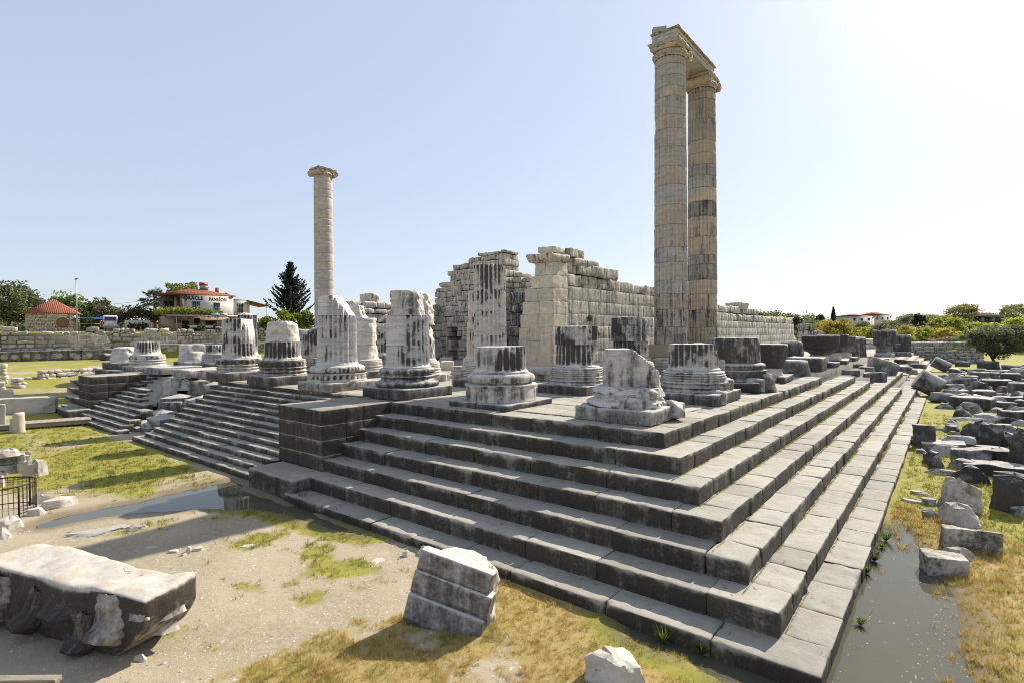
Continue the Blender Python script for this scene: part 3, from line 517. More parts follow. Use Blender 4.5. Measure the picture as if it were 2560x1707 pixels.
t_ = stump(9, 1, 'rough squarish stump with a slipped top block, before the pipe on the terrace wall', G3); plinth(t_, 2.6, 0, .4, 164, md); mb = MB(); star(mb, lv(.4, 1.3, 1.3, 1.1, 9), nth=70, seed=165, chip=.12, rough=.07); rbox(mb, (-.1, 0, 1.55), (2.0, 1.7, .8), r=.1, amp=.06, cell=.2, seed=166, big=.08); mb.build('broken_drum', M_MARB, t_, color=(.42, .5, .58, 1))
t_ = stump(1, 2, 'black flat topped fluted stump beside the foot of the two tallest columns', G3); plinth(t_, 2.75, 0, .42, 171, dk); base_part(t_, 'rings', .42, 1.2, 172, (.6, .45, .5, 1), M_MARB, planes=[(RTx, RTy, .4, 1.7)], chip=.1)
drum(t_, 1.2, 2.23, 1.02, 1.0, 173, (.55, .5, .55, 1), first=True, planes=[(RTx, RTy, -.3, .25)], chip=.08); drum(t_, 2.23, 3.43, 1.08, 1.06, 174, (.68, .4, .48, 1), chip=.07, half=(math.radians(-130), 1.0))
t_ = stump(5, 2, 'slim looking grey fluted stump far inside, before the stepped low ruin', G3); plinth(t_, 2.6, 0, .42, 181, md); base_part(t_, 'rings', .42, 1.2, 182, dk, M_MARB); drum(t_, 1.2, 3.48, .98, .96, 183, (.56, .5, .55, 1), first=True)
t_ = stump(3, 2, 'sunlit cream stump with one ragged side, tucked behind the tall ivory shaft', G3); plinth(t_, 2.6, 0, .42, 184, lt); base_part(t_, 'rings', .42, 1.2, 185, lt, M_MARB); drum(t_, 1.2, 5.4, 1.0, .96, 186, (.25, .75, .7, 1), first=True, planes=[(-RTx, -RTy, .1, 1.3)], chip=.14)
# side row
t_ = stump(0, 1, 'dark stump with tall clear flutes and fine base rings, next to the corner stump', G2); plinth(t_, 2.95, 0, .42, 191, dk, big=.03); base_part(t_, 'rings', .42, 1.22, 192, (.64, .45, .46, 1), M_MARB, planes=[(RTx, RTy, .3, 1.55)], chip=.1)
drum(t_, 1.21, 2.19, 1.0, .98, 193, (.54, .45, .56, 1), first=True, planes=[(RTx, RTy, .25, 1.25)], chip=.09)
mb = MB(); shard(mb, (1.1, .3, .6), (.7, 1.2, .9), 194); shard(mb, (1.2, -.7, .3), (.8, .9, .55), 195); shard(mb, (.95, .6, 1.35), (.3, .35, .5), 196); mb.build('shattered_edge', M_DARK, t_, color=(.5, .5, .5, 1))
t_ = stump(0, 2, 'broad blackened stump with a flat top and rubble spilling from its outer side', G2); plinth(t_, 2.9, 0, .42, 201, vd, big=.06); mb = MB(); star(mb, base_levels('disc_torus', .42, 1.3), nth=140, seed=202, planes=[(RTx, RTy, .4, 1.6)], chip=.12, rough=.02); mb.build('base', M_DARK, t_, color=dk)
drum(t_, 1.28, 2.37, 1.14, 1.1, 203, (.74, .4, .45, 1), M_MARB, flutes=0, planes=[(RTx, RTy, .35, 1.7)], chip=.1, rough=.04); mb = MB(); shard(mb, (1.25, .1, .5), (.9, 1.5, 1.0), 204); shard(mb, (1.0, -1.0, .35), (1.0, .7, .6), 205); mb.build('shattered_edge', M_DARK, t_, color=(.5, .5, .5, 1))
def mushroom(i, j, lab, ztop, rt, rl, seed, col, plz=.35):
    t_ = stump(i, j, lab, G2); plinth(t_, 2.5, 0, plz, seed, dk, big=.1); zs = ztop*.42
    mb = MB(); star(mb, lv(zs-.1, zs+.3, rl, rt*.9, 6)+lv(zs+.35, ztop, rt*.94, rt, 10), nth=90, seed=seed+1, chip=.09, rough=.05, planes=[(RTx, RTy, -.15, rt*.78)]); mb.build('drum', M_DARK, t_, color=col)
    mb = MB(); star(mb, lv(plz, zs+.1, rl*1.15, rl*.95, 8), nth=70, seed=seed+2, chip=.15, rough=.1, off=(-.1, 0, 0), planes=[(RTx, RTy, .1, rl*.8)]); mb.build('eroded_neck', M_RUB, t_, color=(.42, .5, .6, 1)); return t_
mushroom(0, 3, 'dark stump eroded to a mushroom shape, its neck broken outwards, third along the side steps', 2.0, 1.15, .95, 211, vd)
mushroom(0, 6, 'wide black mushroom shaped drum on a pale thin neck beside the side steps', 2.36, 1.38, .66, 221, vd)
mushroom(0, 7, 'black mushroom shaped drum close behind the widest one', 2.4, 1.25, .78, 231, vd)
mushroom(0, 8, 'narrow dark drum on an eroded neck, last of the mushroom shaped three', 2.22, 1.15, .82, 241, dk)
t_ = stump(0, 4, 'low flat dark stub with one pale broken flank, beside the mushroom shaped stumps', G2); mb = MB(); star(mb, lv(0, .92, 1.3, 1.15, 9), nth=100, seed=251, planes=[(RTx, RTy, .3, 1.15)], chip=.1, rough=.04); mb.build('base', M_DARK, t_, color=dk)
t_ = stump(0, 5, 'long low dark base block lying level beside the side steps', G2); mb = MB(); rbox(mb, (0, 0, .45), (2.3, 2.3, .95), r=.1, amp=.05, cell=.2, seed=255, big=.08); mb.build('base', M_DARK, t_, color=dk)
for j, zt, lab in ((9, 2.0, 'thin upright dark drum far along the side steps, before the yellow bush'), (10, 2.0, 'rounded upright dark drum far along the side steps, next to a tall square one')):
    t_ = stump(0, j, lab, G2); mb = MB(); star(mb, lv(0, zt, .85, .8, 12), nth=60, seed=j, chip=.1, rough=.06, topn=.1); mb.build('drum', M_DARK, t_, color=dk)
t_ = stump(1, 9, 'dark bluish drum segment with a rounded back, inside the side row', G3); mb = MB(); rbox(mb, (0, 0, .85), (2.2, 2.0, 1.7), r=.35, amp=.05, cell=.2, seed=257, big=.08); mb.build('drum', M_DARK, t_, color=dk)
# the two tall columns, their beam, and the lone one
def capital(t_, z, r, seed, color, broken=0):
    mb = MB(); star(mb, [(z-.02, r*1.0), (z+.05, r*1.05), (z+.10, r*1.02)]+torus(z+.12, z+.36, r*1.0, .12, 6)+[(z+.42, r*1.02)], nth=96, seed=seed, rough=.02, topn=0, band=(z+.13, z+.38, 24, .02))
    rbox(mb, (0, 0, z+.52), (1.72, 1.95, .26), r=.07, amp=.06, cell=.07, big=.06, seed=seed+1); rbox(mb, (0, 0, z+.75), (1.85, 1.95, .22), r=.07, amp=.06, big=.06, cell=.1, seed=seed+2, taper=-.05)
    o = mb.build('capital', M_SHAFT, t_, color=color)
    for sy in (-1, 1):
        for sx in (-1, 1):
            if broken and sy < 0: continue
            v = MB(); th_ = np.linspace(0, 3.1*2*math.pi, 70); pts = [(sx*.88, sy*.90+.32*(1-q/22)*math.cos(q), z+.34+.32*(1-q/22)*math.sin(q)) for q in th_]
            tube(v, pts, [.05*(1-q/26) for q in th_], 5); star(v, lv(-.44, .44, .29, .29, 6), nth=24, seed=seed, M=rot(0, math.pi/2, 0), off=(0, 0, 0), rough=.01, topn=0)
            V_ = v.V[-1]; V_[:] = V_*np.array([1.0, 1, 1])+np.array([sx*.43, sy*.90, z+.34]); v.build('volute', M_SHAFT, o, color=color)
    return o
def tall(i, j, lab, cuts_v, ztop, r0, r1, seed, tints, fl, zbase, shaft0, sq=False, name='tall_column', broken=0):
    x, y = axis(i, j); t_ = thing(name, lab, 'column', (x, y, 0)); plinth(t_, 2.75, 0, .42, seed, md); base_part(t_, 'rings', .42, zbase, seed+1, (.56, .45, .5, 1), M_MARB)
    if sq: mb = MB(); rbox(mb, (0, 0, (zbase+shaft0)/2), (2.0, 2.0, shaft0-zbase), r=.02, amp=.004, cell=.2, seed=seed); mb.build('restored_block', M_NEW, t_, color=(.3, .5, .5, 1))
    dpt = float((np.array([x, y, 0])-CAM) @ FW); vb = 853.5-FPX*float((np.array([x, y, 0])-CAM) @ UP)/dpt; zs = [shaft0]+[(vb-v)/(FPX/dpt) for v in cuts_v]+[ztop]
    for n_, (a_, b_) in enumerate(zip(zs[:-1], zs[1:])):
        q0, q1 = (a_-zs[0])/(ztop-zs[0]), (b_-zs[0])/(ztop-zs[0]); e = lambda q: r0+(r1-r0)*(q**1.25)
        rnd = random.Random(seed*50+n_); pl = [(math.cos(f_), math.sin(f_), 0, e(q0)-rnd.uniform(-.03, .06)) for f_ in [rnd.uniform(0, 6.28) for _ in range(2)]] if fl else []
        if fl and rnd.random() < .55: pl.append((RTx*rnd.choice((-1, 1)), RTy*rnd.choice((-1, 1)), 0, e(q0)-rnd.uniform(-.01, .07)))
        drum(t_, a_+.003, b_-.003, e(q0), e(q1), seed+n_, tints[n_ % len(tints)], M_SHAFT, flutes=24 if fl else 0, first=(n_ == 0 and fl), planes=pl, chip=.035, fl_depth=.06, rough=.008, topn=0, joint=.022 if fl else .006)
    capital(t_, ztop, r1, seed+77, (.5, .75, .5, 1), broken)
    return t_
M_NEW = stone('repair_stone', (.34, .29, .21), (.33, .28, .20), (.2, .17, .13), lo=.6, hi=.9, bump=.25)
g0 = lambda y: 260+y/2.45
cl = [g0(q) for q in (1470, 1367, 1262, 1170, 1090, 980, 890, 755, 638, 518, 410, 290, 185, 103)]+[258, 232, 206, 179]
tl = [(.62, .55, .60, 1), (.60, .5, .58, 1), (.62, .6, .52, 1), (.52, .25, .52, 1), (.52, .5, .60, 1), (.52, .35, .52, 1), (.52, .6, .54, 1), (.44, .6, .50, 1), (.4, .3, .5, 1), (.42, .55, .5, 1), (.4, .4, .48, 1), (.44, .5, .46, 1), (.4, .6, .54, 1), (.42, .5, .5, 1), (.4, .55, .5, 1), (.4, .3, .46, 1), (.4, .3, .46, 1), (.42, .6, .46, 1), (.45, .7, .44, 1)]
tall(1, 3, 'tallest fluted grey marble column carrying the near end of the beam', cl[1:], 18.85, .99, .89, 301, tl, True, 1.2, 1.97, sq=True, broken=1)
cr = [g0(q) for q in (1370, 1265, 1170, 1085, 990, 935, 825, 705, 612, 533, 462, 395, 325, 250, 123)]+[262, 244]
tr_ = [(.60, .85, .6, 1), (.62, .9, .60, 1), (.50, .85, .72, 1), (.46, .9, .76, 1), (.54, .05, .30, 1), (.50, .5, .42, 1), (.48, .95, .72, 1), (.54, .95, .74, 1), (.56, .0, .22, 1), (.40, 1, .86, 1), (.48, .4, .46, 1), (.50, .0, .34, 1), (.46, .8, .56, 1), (.44, .9, .60, 1), (.46, .7, .42, 1), (.48, .9, .40, 1), (.48, .9, .38, 1), (.5, .9, .36, 1)]
tall(1, 4, 'tall fluted column of cream and grey drums carrying the far end of the beam', cr, 18.85, .97, .88, 341, tr_, True, 1.2, 1.2)
c8 = [400+q/3.92 for q in (1475, 1365, 1270, 1190, 1090, 1010, 925, 810, 720, 650, 590, 497, 388, 312, 240)]
tall(8, 3, 'single smooth unfluted column standing alone beyond the front row', c8, 18.85, .99, .91, 381, [(.34, .55, .6, 1), (.36, .6, .58, 1), (.33, .5, .6, 1), (.36, .6, .56, 1)], False, 1.24, 1.24)
t_ = thing('architrave', 'marble beam bridging the tops of the two tall fluted columns', 'beam', (-7.22, 20.1, 19.71)); mb = MB()
rbox(mb, (.0, .0, .16), (1.5, 6.3, .30), r=.03, amp=.015, cell=.14, seed=401); rbox(mb, (.02, .0, .40), (1.58, 6.35, .20), r=.03, amp=.015, cell=.14, seed=402); mb.build('beam', M_SHAFT, t_, color=(.45, .3, .5, 1))
mb = MB(); rbox(mb, (.05, .0, .565), (1.75, 6.45, .14), r=.05, amp=.03, cell=.12, seed=403); mb.build('crown_moulding', M_SHAFT, t_, color=(.6, .7, .45, 1))
mb = MB(); rbox(mb, (-.45, -2.7, .82), (.9, 1.0, .45), r=.16, amp=.05, cell=.08, seed=404, big=.1, M=rot(0, .1, .3)); mb.build('leftover_stone', M_SHAFT, t_, color=(.45, .4, .45, 1))
# ------------------------------------------------------------------ walls of the inner building
def blocks_wall(mb, p0, p1, thick, z0, tops, ch, bl, seed, rough=.02, r=.03, gap=.01, side=-1, big=0.0, jit=.01, hole=None, cell=None, tv=.16):
    """courses of blocks from p0 to p1 (outer face line), thick behind it; tops(s) = height of the ruin at s"""
    rnd = random.Random(seed); p0 = np.array(p0, float); p1 = np.array(p1, float); L = np.linalg.norm(p1-p0); d = (p1-p0)/L; n = np.array([-d[1], d[0]])*side; M = rotz(math.atan2(d[1], d[0])); z = z0; row = 0
    while z < 14:
        h = ch*(rnd.uniform(.88, 1.12) if big < .04 else rnd.uniform(.7, 1.35)); s = -rnd.uniform(0, bl[0])*.5*(row % 2); any_ = False
        while s < L:
            w = rnd.uniform(*bl); a, b = max(s, 0), min(s+w, L); s += w
            if b-a < .15: continue
            mid = (a+b)/2
            if z+h*.6 > tops(mid): continue
            if hole and hole[0] < mid < hole[1] and z+h*.5 < hole[2]: continue
            any_ = True; j = rnd.uniform(-jit, jit); c = p0+d*mid-n*(thick/2-j); ce = cell or cell_at(c[0], c[1], lo=.1)
            er = z+h*1.7 > tops(mid) and thick > 1.2; rbox(mb, (c[0], c[1], z+h/2), (b-a-gap, thick*(rnd.uniform(.8, 1) if er else 1), (h-gap*.7)*(rnd.uniform(.75, 1.05) if er else 1)), r=(.12 if er else r*rnd.uniform(.6, 1.6)), amp=rough+(.04 if er else 0), cell=min(ce, .2) if er else ce, seed=seed+s+z*7, M=M, tone=rnd.uniform(-tv, tv), big=max(big, .08 if er else 0), wear=1.4, mx=12)
        z += h; row += 1
        if not any_: break
    return mb
wallN = thing('ruined_wall', 'long pale wall of squared marble blocks with a ragged corner, behind the two tall columns', 'ruined wall')
def tN(s): y = 11.4+s; return 6.66 if y < 19.0 else 5.95 if y < 34 else 5.4 if y < 44 else 5.1-.004*(y-44)
mb = MB(); blocks_wall(mb, (-11.4, 12.9), (-11.4, 71), 2.2, .8, lambda s: tN(s+1.5), .73, (1.2, 2.3), 501, rough=.004, r=.006, gap=.003, side=-1, jit=.002, tv=.06); mb.build('side_face', M_WALL, wallN, color=(.545, .45, .52, 1))
mb = MB(); xl = [-13.85, -13.85, -13.8, -13.72, -13.55, -13.35, -12.95, -12.62]; z = .8; rnd = random.Random(9)
for n_, x0 in enumerate(xl):
    h = .735; sp = x0+(-11.4-x0)*rnd.uniform(.4, .65)
    for a_, b_ in ((x0, sp), (sp, -11.4)): rbox(mb, ((a_+b_)/2, 12.16, z+h/2), (b_-a_-.006, 1.5, h-.006), r=.012, amp=.007 if n_ < 4 else .03, cell=.11, seed=520+n_+a_, big=.0 if b_ == -11.4 else .05, tone=rnd.uniform(-.06, .1))
    z += h
mb.build('corner_face', M_WALL, wallN, color=(.38, .72, .64, 1))
mb = MB(); rbox(mb, (-12.6, 20.7, .2), (3.0, 19, .4), r=.04, amp=.02, cell=.4, seed=530); tube(mb, [(-11.3, 11.2, .50), (-11.3, 71, .50)], .16, 10); tube(mb, [(-11.33, 11.2, .71), (-11.33, 71, .71)], .09, 8); tube(mb, [(-14, 11.33, .50), (-11.2, 11.33, .50)], .16, 10); tube(mb, [(-14, 11.36, .71), (-11.2, 11.36, .71)], .09, 8)
box(mb, (-12.5, 41, .6), (2.2, 60, .42)); mb.build('base_moulding', M_MARB, wallN, color=(.5, .5, .58, 1))
def loose(lab, c, s, rz=0, seed=0, r=.08, amp=.04, big=.05, mat=None, color=(.5, .5, .55, 1), name='loose_block', cat='stone block', group=None, tilt=(0, 0), cell=None, **kw):
    mb = MB(); rbox(mb, (0, 0, s[2]/2), s, r=r, amp=amp, cell=cell or max(.05, min(.4, max(s)/12, cell_at(c[0], c[1], c[2]))), seed=seed, big=big, M=rot(tilt[0], tilt[1], 0), **kw)
    o = mb.build(name, mat or M_WALL, color=color, loc=c, rz=rz); return tag(o, lab, cat, group)
GT = 'loose blocks on top of the pale wall'
loose('overhanging slab at the ragged front corner on top of the pale wall', (-12.1, 12.0, 6.66), (1.6, 1.8, .5), 0, 1, r=.14, big=.1, color=(.55, .6, .55, 1), group=GT, taper=-.22)
loose('long rough block lying behind the overhanging slab on the pale wall', (-12.3, 15.2, 6.67), (1.7, 3.0, .50), 0, 2, r=.16, big=.12, color=(.6, .5, .5, 1), group=GT)
loose('grey block with a leaning edge, second layer of the pile on the pale wall', (-12.3, 14.3, 7.16), (1.5, 1.5, .52), .05, 3, r=.06, color=(.58, .45, .5, 1), group=GT)
loose('small pillar stone propping up the highest block on the pale wall', (-12.5, 12.95, 7.12), (1.0, .6, .24), 0, 4, r=.06, color=(.4, .6, .6, 1), group=GT)
loose('highest small block, topmost of the pile on the pale wall', (-12.5, 12.9, 7.35), (1.2, 1.2, .36), .1, 5, r=.07, color=(.42, .6, .6, 1), group=GT)
loose('single block standing on the far part of the pale wall', (-12.2, 47.6, 5.1), (1.6, 2.2, .75), 0, 6, r=.1, taper=-.15, group=GT)
# rear ruin
def fX(zx): return -39.57+(zx-332)*.01613
prof = [(-39.9, 7.9), (fX(345), 8.3), (fX(376), 8.3), (fX(377), 8.9), (fX(425), 8.9), (fX(426), 9.45), (fX(468), 9.45), (fX(469), 10), (fX(513), 10), (fX(514), 10.5), (fX(738), 10.9), (fX(740), 11.25), (fX(946), 11.4)]
wallR = thing('ruined_wall', 'tallest ruined rear wall of rough blocks with a stepped skyline and a small dark doorway', 'ruined wall'); mb = MB()
blocks_wall(mb, (-39.8, 29), (-29.5, 29), 2.4, 0, lambda s: np.interp(-39.8+s, [p[0] for p in prof], [p[1] for p in prof]), .52, (.4, 1.5), 601, rough=.07, r=.05, gap=.015, side=-1, big=.09, jit=.10, hole=(2.45, 3.6, 3.7)); mb.build('masonry', M_WALL, wallR, color=(.52, .62, .56, 1))
mb = MB(); box(mb, (-36.7, 31.5, 1.9), (3, .2, 3.8)); mb.build('doorway', M_DARK, wallR, color=(.9, .4, .3, 1))
wallC = thing('ruined_wall', 'lower crumbling piece of rear wall between the ivory shaft and the pale wall', 'ruined wall'); mb = MB()
blocks_wall(mb, (-29.4, 30.2), (-23.8, 30.2), 2.2, 0, lambda s: np.interp(s, [0, 1.2, 2.4, 2.5, 3.3, 5.6], [9.0, 9.0, 8.3, 7.6, 7.4, 7.2]), .6, (.6, 1.2), 611, rough=.06, r=.1, gap=.03, big=.08, jit=.1); mb.build('masonry', M_WALL, wallC, color=(.5, .7, .55, 1))
mb = MB(); blocks_wall(mb, (-27.6, 27.2), (-23.6, 27.2), 2.0, 0, lambda s: 6.9 if 0 < s < 2.8 else 6.2, 1.0, (1.3, 2.0), 612, rough=.07, r=.2, big=.12, jit=.1); mb.build('blackened_face', M_WALL, wallC, color=(.72, .5, .48, 1))
wallS = thing('ruined_wall', 'low smooth block wall with a stepped ruin behind it, beside the lone column', 'ruined wall'); mb = MB()
blocks_wall(mb, (-37.6, 11.4), (-37.6, 19), 3.0, 0, lambda s: 3.75, 1.15, (1.4, 2.2), 621, rough=.03, side=-1, r=.05); mb.build('smooth_face', M_WALL, wallS, color=(.52, .4, .5, 1))
mb = MB(); blocks_wall(mb, (-39, 17.6), (-39, 33), 2.2, 0, lambda s: np.interp(s, [0, .6, 1.8, 1.9, 3.2, 3.3, 4.5, 5.6, 5.7, 7, 16], [5.0, 5.9, 6.0, 6.7, 6.75, 6.1, 6.2, 6.5, 6.6, 6.2, 5.6]), .75, (.8, 1.6), 622, rough=.07, side=-1, r=.12, big=.1, jit=.12); mb.build('stepped_face', M_WALL, wallS, color=(.5, .55, .55, 1))
mb = MB(); box(mb, (-25.8, 34, 1.6), (25, .5, 3.2)); blocks_wall(mb, (-24, 31), (-13.5, 31), 1.5, 0, lambda s: 6.5, .8, (1, 1.8), 631, rough=.04, r=.06); 
tag(mb.build('ruined_wall', M_WALL, color=(.5, .6, .55, 1)), 'plain cross wall in shadow closing the hall between the ruined walls', 'ruined wall')
# ------------------------------------------------------------------ helpers for things on the ground
def place(f, x, y, z=None):
    """pixel of the foot of a thing -> world point on the ground and its depth"""
    u, v = f(x, y)
    if z is not None: p = atZ(u, v, z)
    else:
        d = ray(u, v); t_ = np.linspace(3, 130, 2600); Q = CAM[None]+d[None]*t_[:, None]; hit = np.nonzero(Q[:, 2] < gz(Q[:, 0], Q[:, 1]))[0]
        p = Q[hit[0]] if len(hit) else atZ(u, v, -2.78)
    return p, float((p-CAM) @ FW)
def rock(f, s, x, y, w, h, lab, dr=.8, r=.18, amp=.06, big=.10, rz=None, seed=0, mat=None, color=(.5, .5, .5, 1), name='stone_fragment', cat='stone', group='tumbled stones beside the side steps', tilt=(0, 0), z=None, sink=.04, taper=None, shear=None):
    """one stone: foot centre pixel, width and height in the same pixels (scale s), dr = depth / width"""
    p, dep = place(f, x, y, z); m = dep/FPX/s; W_, H_ = w*m, h*m*1.02; D_ = W_*dr; a = math.atan2(p[1]-CAM[1], p[0]-CAM[0])-math.pi/2
    c = p+np.array([-math.sin(a), math.cos(a), 0])*D_*.45; rr = r*min(W_, D_, H_)
    if r >= .12 and shear is None:
        mb = MB(); rockmesh(mb, (W_*1.08, D_*1.1, H_*1.08+sink), seed, max(.035, min(W_, H_)/14, dep*.0035))
        return tag(mb.build(name, mat or M_DARK, color=color, loc=(c[0], c[1], p[2]-sink), rz=a+(rz or 0), sharp=28), lab, cat, group)
    return loose(lab, (c[0], c[1], p[2]-sink), (W_, D_, H_+sink), a+(rz if rz is not None else random.Random(seed).uniform(-.35, .35)), seed, r=rr, amp=amp*min(W_, H_, 1.2), big=big*min(W_, 1.5), mat=mat or M_DARK, color=color, name=name, cat=cat, group=group, tilt=tilt, cell=max(.035, min(W_, H_)/14, dep*.0035), taper=taper, shear=shear)
# ------------------------------------------------------------------ front court
M_CARV = stone('carved_stone', (.52, .48, .42), (.46, .39, .30), (.05, .043, .036), vert=.20, streak=.5, lo=.50, hi=.68, fine=.3, top_light=.25, bump=.6)
M_LST = stone('carved_relief', (.42, .39, .35), (.38, .33, .27), (.06, .052, .045), streak=.3, lo=.42, hi=.66, fine=.4, bump=.6, cavw=.8)
CB = thing('carved_block', 'huge fallen block with a pale top and carved hanging leaves on its dark face', 'carved block', (-6.5, -10.82, -2.85), R(19.5)); mb = MB()
rbox(mb, (0, 0, .62), (4.3, .98, 1.22), r=.05, amp=.022, cell=.06, seed=701, big=.10, wear=2.0, mx=60)
V_ = mb.V[0]; q = sst(1.0, 2.2, V_[:, 0]); zz = np.clip((1.0-V_[:, 2])/1.0, 0, 1); V_[:, 0] -= q*zz*zz*.9; V_[:, 1] += zz*zz*.12*(V_[:, 1] < 0); V_[:, 2] += .06*fbm(V_, .8, 2, 3)*(V_[:, 2] > 1.0)
mb.build('block', M_CARV, CB, color=(.55, .5, .52, 1)); V_ = None
def leaf(px_, pz, w, h, dp, seed, lean=0.0, col=(.56, .5, .5, 1), nlob=3):
    """hanging carved leaf: ridged, scalloped, its tip curling out of the face"""
    w *= 1.5; h *= 1.75; nu, nv = 34, 40; u, v = np.meshgrid(np.linspace(-1, 1, nu), np.linspace(0, 1, nv)); hw = w/2*(.35+.65*np.sin(np.pi*np.clip(.12+.80*v, 0, 1))**.7)*(1+.22*np.abs(np.sin(v*np.pi*(nlob+.5))))
    dome = np.clip(1-np.abs(u)**2.6, 0, 1)**.6; curl = .30+.70*np.exp(-((v-.80)/.17)**2); y = -.46-dp*1.15*dome*curl*(1-.25*v**12)-.028*dome*np.abs(np.cos(u*np.pi*2.5+.4*np.sin(v*6)))*(v > .1)+.05*np.exp(-(u/.10)**2)*dome*(v < .9)
    P = np.stack([u*hw, y, -(v-.5)*h-.06*h*(u**2)*(v > .5)], -1).reshape(-1, 3); P = P+.009*np.stack([fbm(P, 6, 2, seed), fbm(P, 5, 3, seed+2)*1.4, fbm(P, 6, 2, seed+4)], -1); P[:, 1] = np.minimum(P[:, 1], -.38-.1*(np.abs(u.ravel()) < .97)); c, s_ = math.cos(lean), math.sin(lean); P = np.stack([px_+P[:, 0]*c+P[:, 2]*s_, P[:, 1], pz-P[:, 0]*s_+P[:, 2]*c], -1)
    i = np.arange(nv-1)[:, None]*nu; j = np.arange(nu-1)[None, :]; mb = MB(); mb.add(P, np.stack([i+j, i+nu+j, i+nu+j+1, i+j+1], -1).reshape(-1, 4), cav=np.clip(1.2*np.abs(np.sin(u*np.pi*2.5))*dome, 0, 1).ravel()*.5)
    return mb.build('carved_leaf', M_LST, CB, color=(col[0]+.13, .5, col[2]-.06, 1))
leaf(-1.55, .84, .36, .34, .34, 711, .2, (.40, .4, .6, 1)); leaf(-1.75, .42, .28, .26, .28, 716, -.3); leaf(-.62, .62, .26, .50, .30, 721, .45); leaf(.12, .84, .46, .30, .26, 726, .1, nlob=4); leaf(.72, .44, .27, .42, .30, 731, .25); leaf(1.35, .80, .38, .46, .34, 736, .0, (.40, .4, .64, 1), 4)
mb = MB(); shard(mb, (1.95, .05, .92), (.45, .6, .5), 741); shard(mb, (1.72, .1, .55), (.42, .5, .45), 742); shard(mb, (1.95, -.40, 1.0), (.40, .3, .34), 743); mb.build('carved_scroll', M_CARV, CB, color=(.50, .4, .58, 1))
MO = thing('moulded_block', 'tilted beam fragment with three smooth stepped bands and a broken pale end on dry grass', 'beam fragment', (-1.42, -6.55, -2.92), R(22)); mb = MB(); Mt = rot(-.14, .22, 0)
for n_, (z0, z1_, pr, x1) in enumerate(((0, .52, .04, .68), (.52, .94, .0, .70), (.94, 1.32, -.045, .62))):
    rbox(mb, Mt @ np.array([(-.86+x1)/2, -.05-pr/2, (z0+z1_)/2]), (x1+.86, .34+pr, z1_-z0), r=.03, amp=.010, cell=.04, seed=751+n_, M=Mt, big=.0, wear=1.8, mx=40)
mb.build('banded_face', M_DARK, MO, color=(.60, .5, .62, 1))
mb = MB(); star(mb, lv(0, 1.26, .86, .74, 26), nth=110, planes=[(0, -1, 0, .30), (0, 1, .1, .62), (1, .1, .22, .62), (-1, 0, 0, .86), (.5, .5, .6, 1.0)], seed=757, chip=.09, rough=.04, topn=.05, M=Mt, off=(.12, .32, 0)); mb.build('broken_end', M_RUB, MO, color=(.48, .4, .6, 1))
GS = 'small stones on the bare path'
def z7(x, y): return (x/3.672, 1280+y/3.672)
rock(lambda x, y: (x, y), 1, 1530, 1730, 135, 62, 'pale boulder cut by the bottom edge of the picture, on dry grass', r=.35, mat=M_RUB, color=(.45, .45, .6, 1), seed=760, group=None)
rock(z8, 3.672, 1690, 1425, 150, 75, 'pale rough rock tucked behind the tilted beam fragment at the step edge', r=.4, mat=M_RUB, color=(.4, .5, .66, 1), seed=761, group=GS)
rock(z8, 3.672, 1535, 1440, 90, 55, 'small pale rock in a patch of dry grass, left of a larger rough one', r=.4, mat=M_RUB, color=(.4, .5, .66, 1), seed=762, group=GS)
rock(z7, 3.672, 880, 215, 430, 40, 'flat grey slab sunk in the shaded path, the longer of two', dr=.5, r=.3, mat=M_RUB, color=(.5, .4, .42, 1), seed=763, group=GS); rock(z7, 3.672, 1235, 180, 250, 34, 'flat grey slab sunk in the shaded path, the shorter of two', dr=.7, r=.3, mat=M_RUB, color=(.5, .4, .42, 1), seed=764, group=GS)
for n_, (x, y, w, h, lab) in enumerate(((1725, 378, 60, 55, 'upright little white stone beside a tuft of grass on the path'), (1830, 360, 105, 45, 'broad little white stone at the end of a group of four on the path'), (1605, 368, 90, 25, 'thin flat white stone lying in a tuft of grass on the path'), (1690, 405, 55, 22, 'tiniest white stone in the group by the grass tuft'), (1405, 330, 110, 12, 'flat pale stone level with the path between two grass patches'), (2290, 330, 120, 16, 'flat pale stone alone in the middle of the bare path'), (1495, 1410, 70, 25, 'pale pebble beside the foot of the carved block'), (1300, 1385, 130, 60, 'wedge of stone under the right end of the carved block'))):
    rock(z7, 3.672, x, y, w, h, lab, r=.35, mat=M_RUB, color=(.36, .5, .68, 1), seed=770+n_, group=GS)
rock(z8, 3.672, 1250, 1510, 170, 10, 'wide flat pale stone flush with the bare path before the tilted fragment', r=.4, mat=M_RUB, color=(.36, .6, .66, 1), seed=779, group=GS)
GL = 'stones on the grass of the front court'
for n_, (x, y, w, h, dr, lab, c_) in enumerate(((365, 1325, 210, 100, .5, 'long wedge shaped white rock beside the round iron railing', .36), (545, 1355, 250, 85, .6, 'broad low white rock at the edge of the grass by the stream', .36), (355, 1425, 150, 65, .7, 'rounded white rock close to the railing, in front of the others', .36), (300, 1372, 90, 35, .7, 'small white rock between the railing and the wedge shaped one', .36), (670, 1275, 90, 24, .7, 'low white stone behind the broad white rock', .36))):
    rock(z6, 3.672, x, y, w, h, lab, dr=dr, r=.3, mat=M_RUB, color=(c_, .5, .7, 1), seed=780+n_, group=GL, sink=.08)
rock(z6, 3.672, 325, 1072, 185, 165, 'leaning upright grey block at the end of the dark stone pile', dr=.5, r=.12, mat=M_RUB, color=(.52, .5, .55, 1), seed=790, group=GL, tilt=(0, .14), rz=.2)
rock(z6, 3.672, 235, 1030, 120, 195, 'pale rounded stone standing behind the leaning grey block', dr=.6, r=.35, mat=M_RUB, color=(.4, .5, .6, 1), seed=791, group=GL)
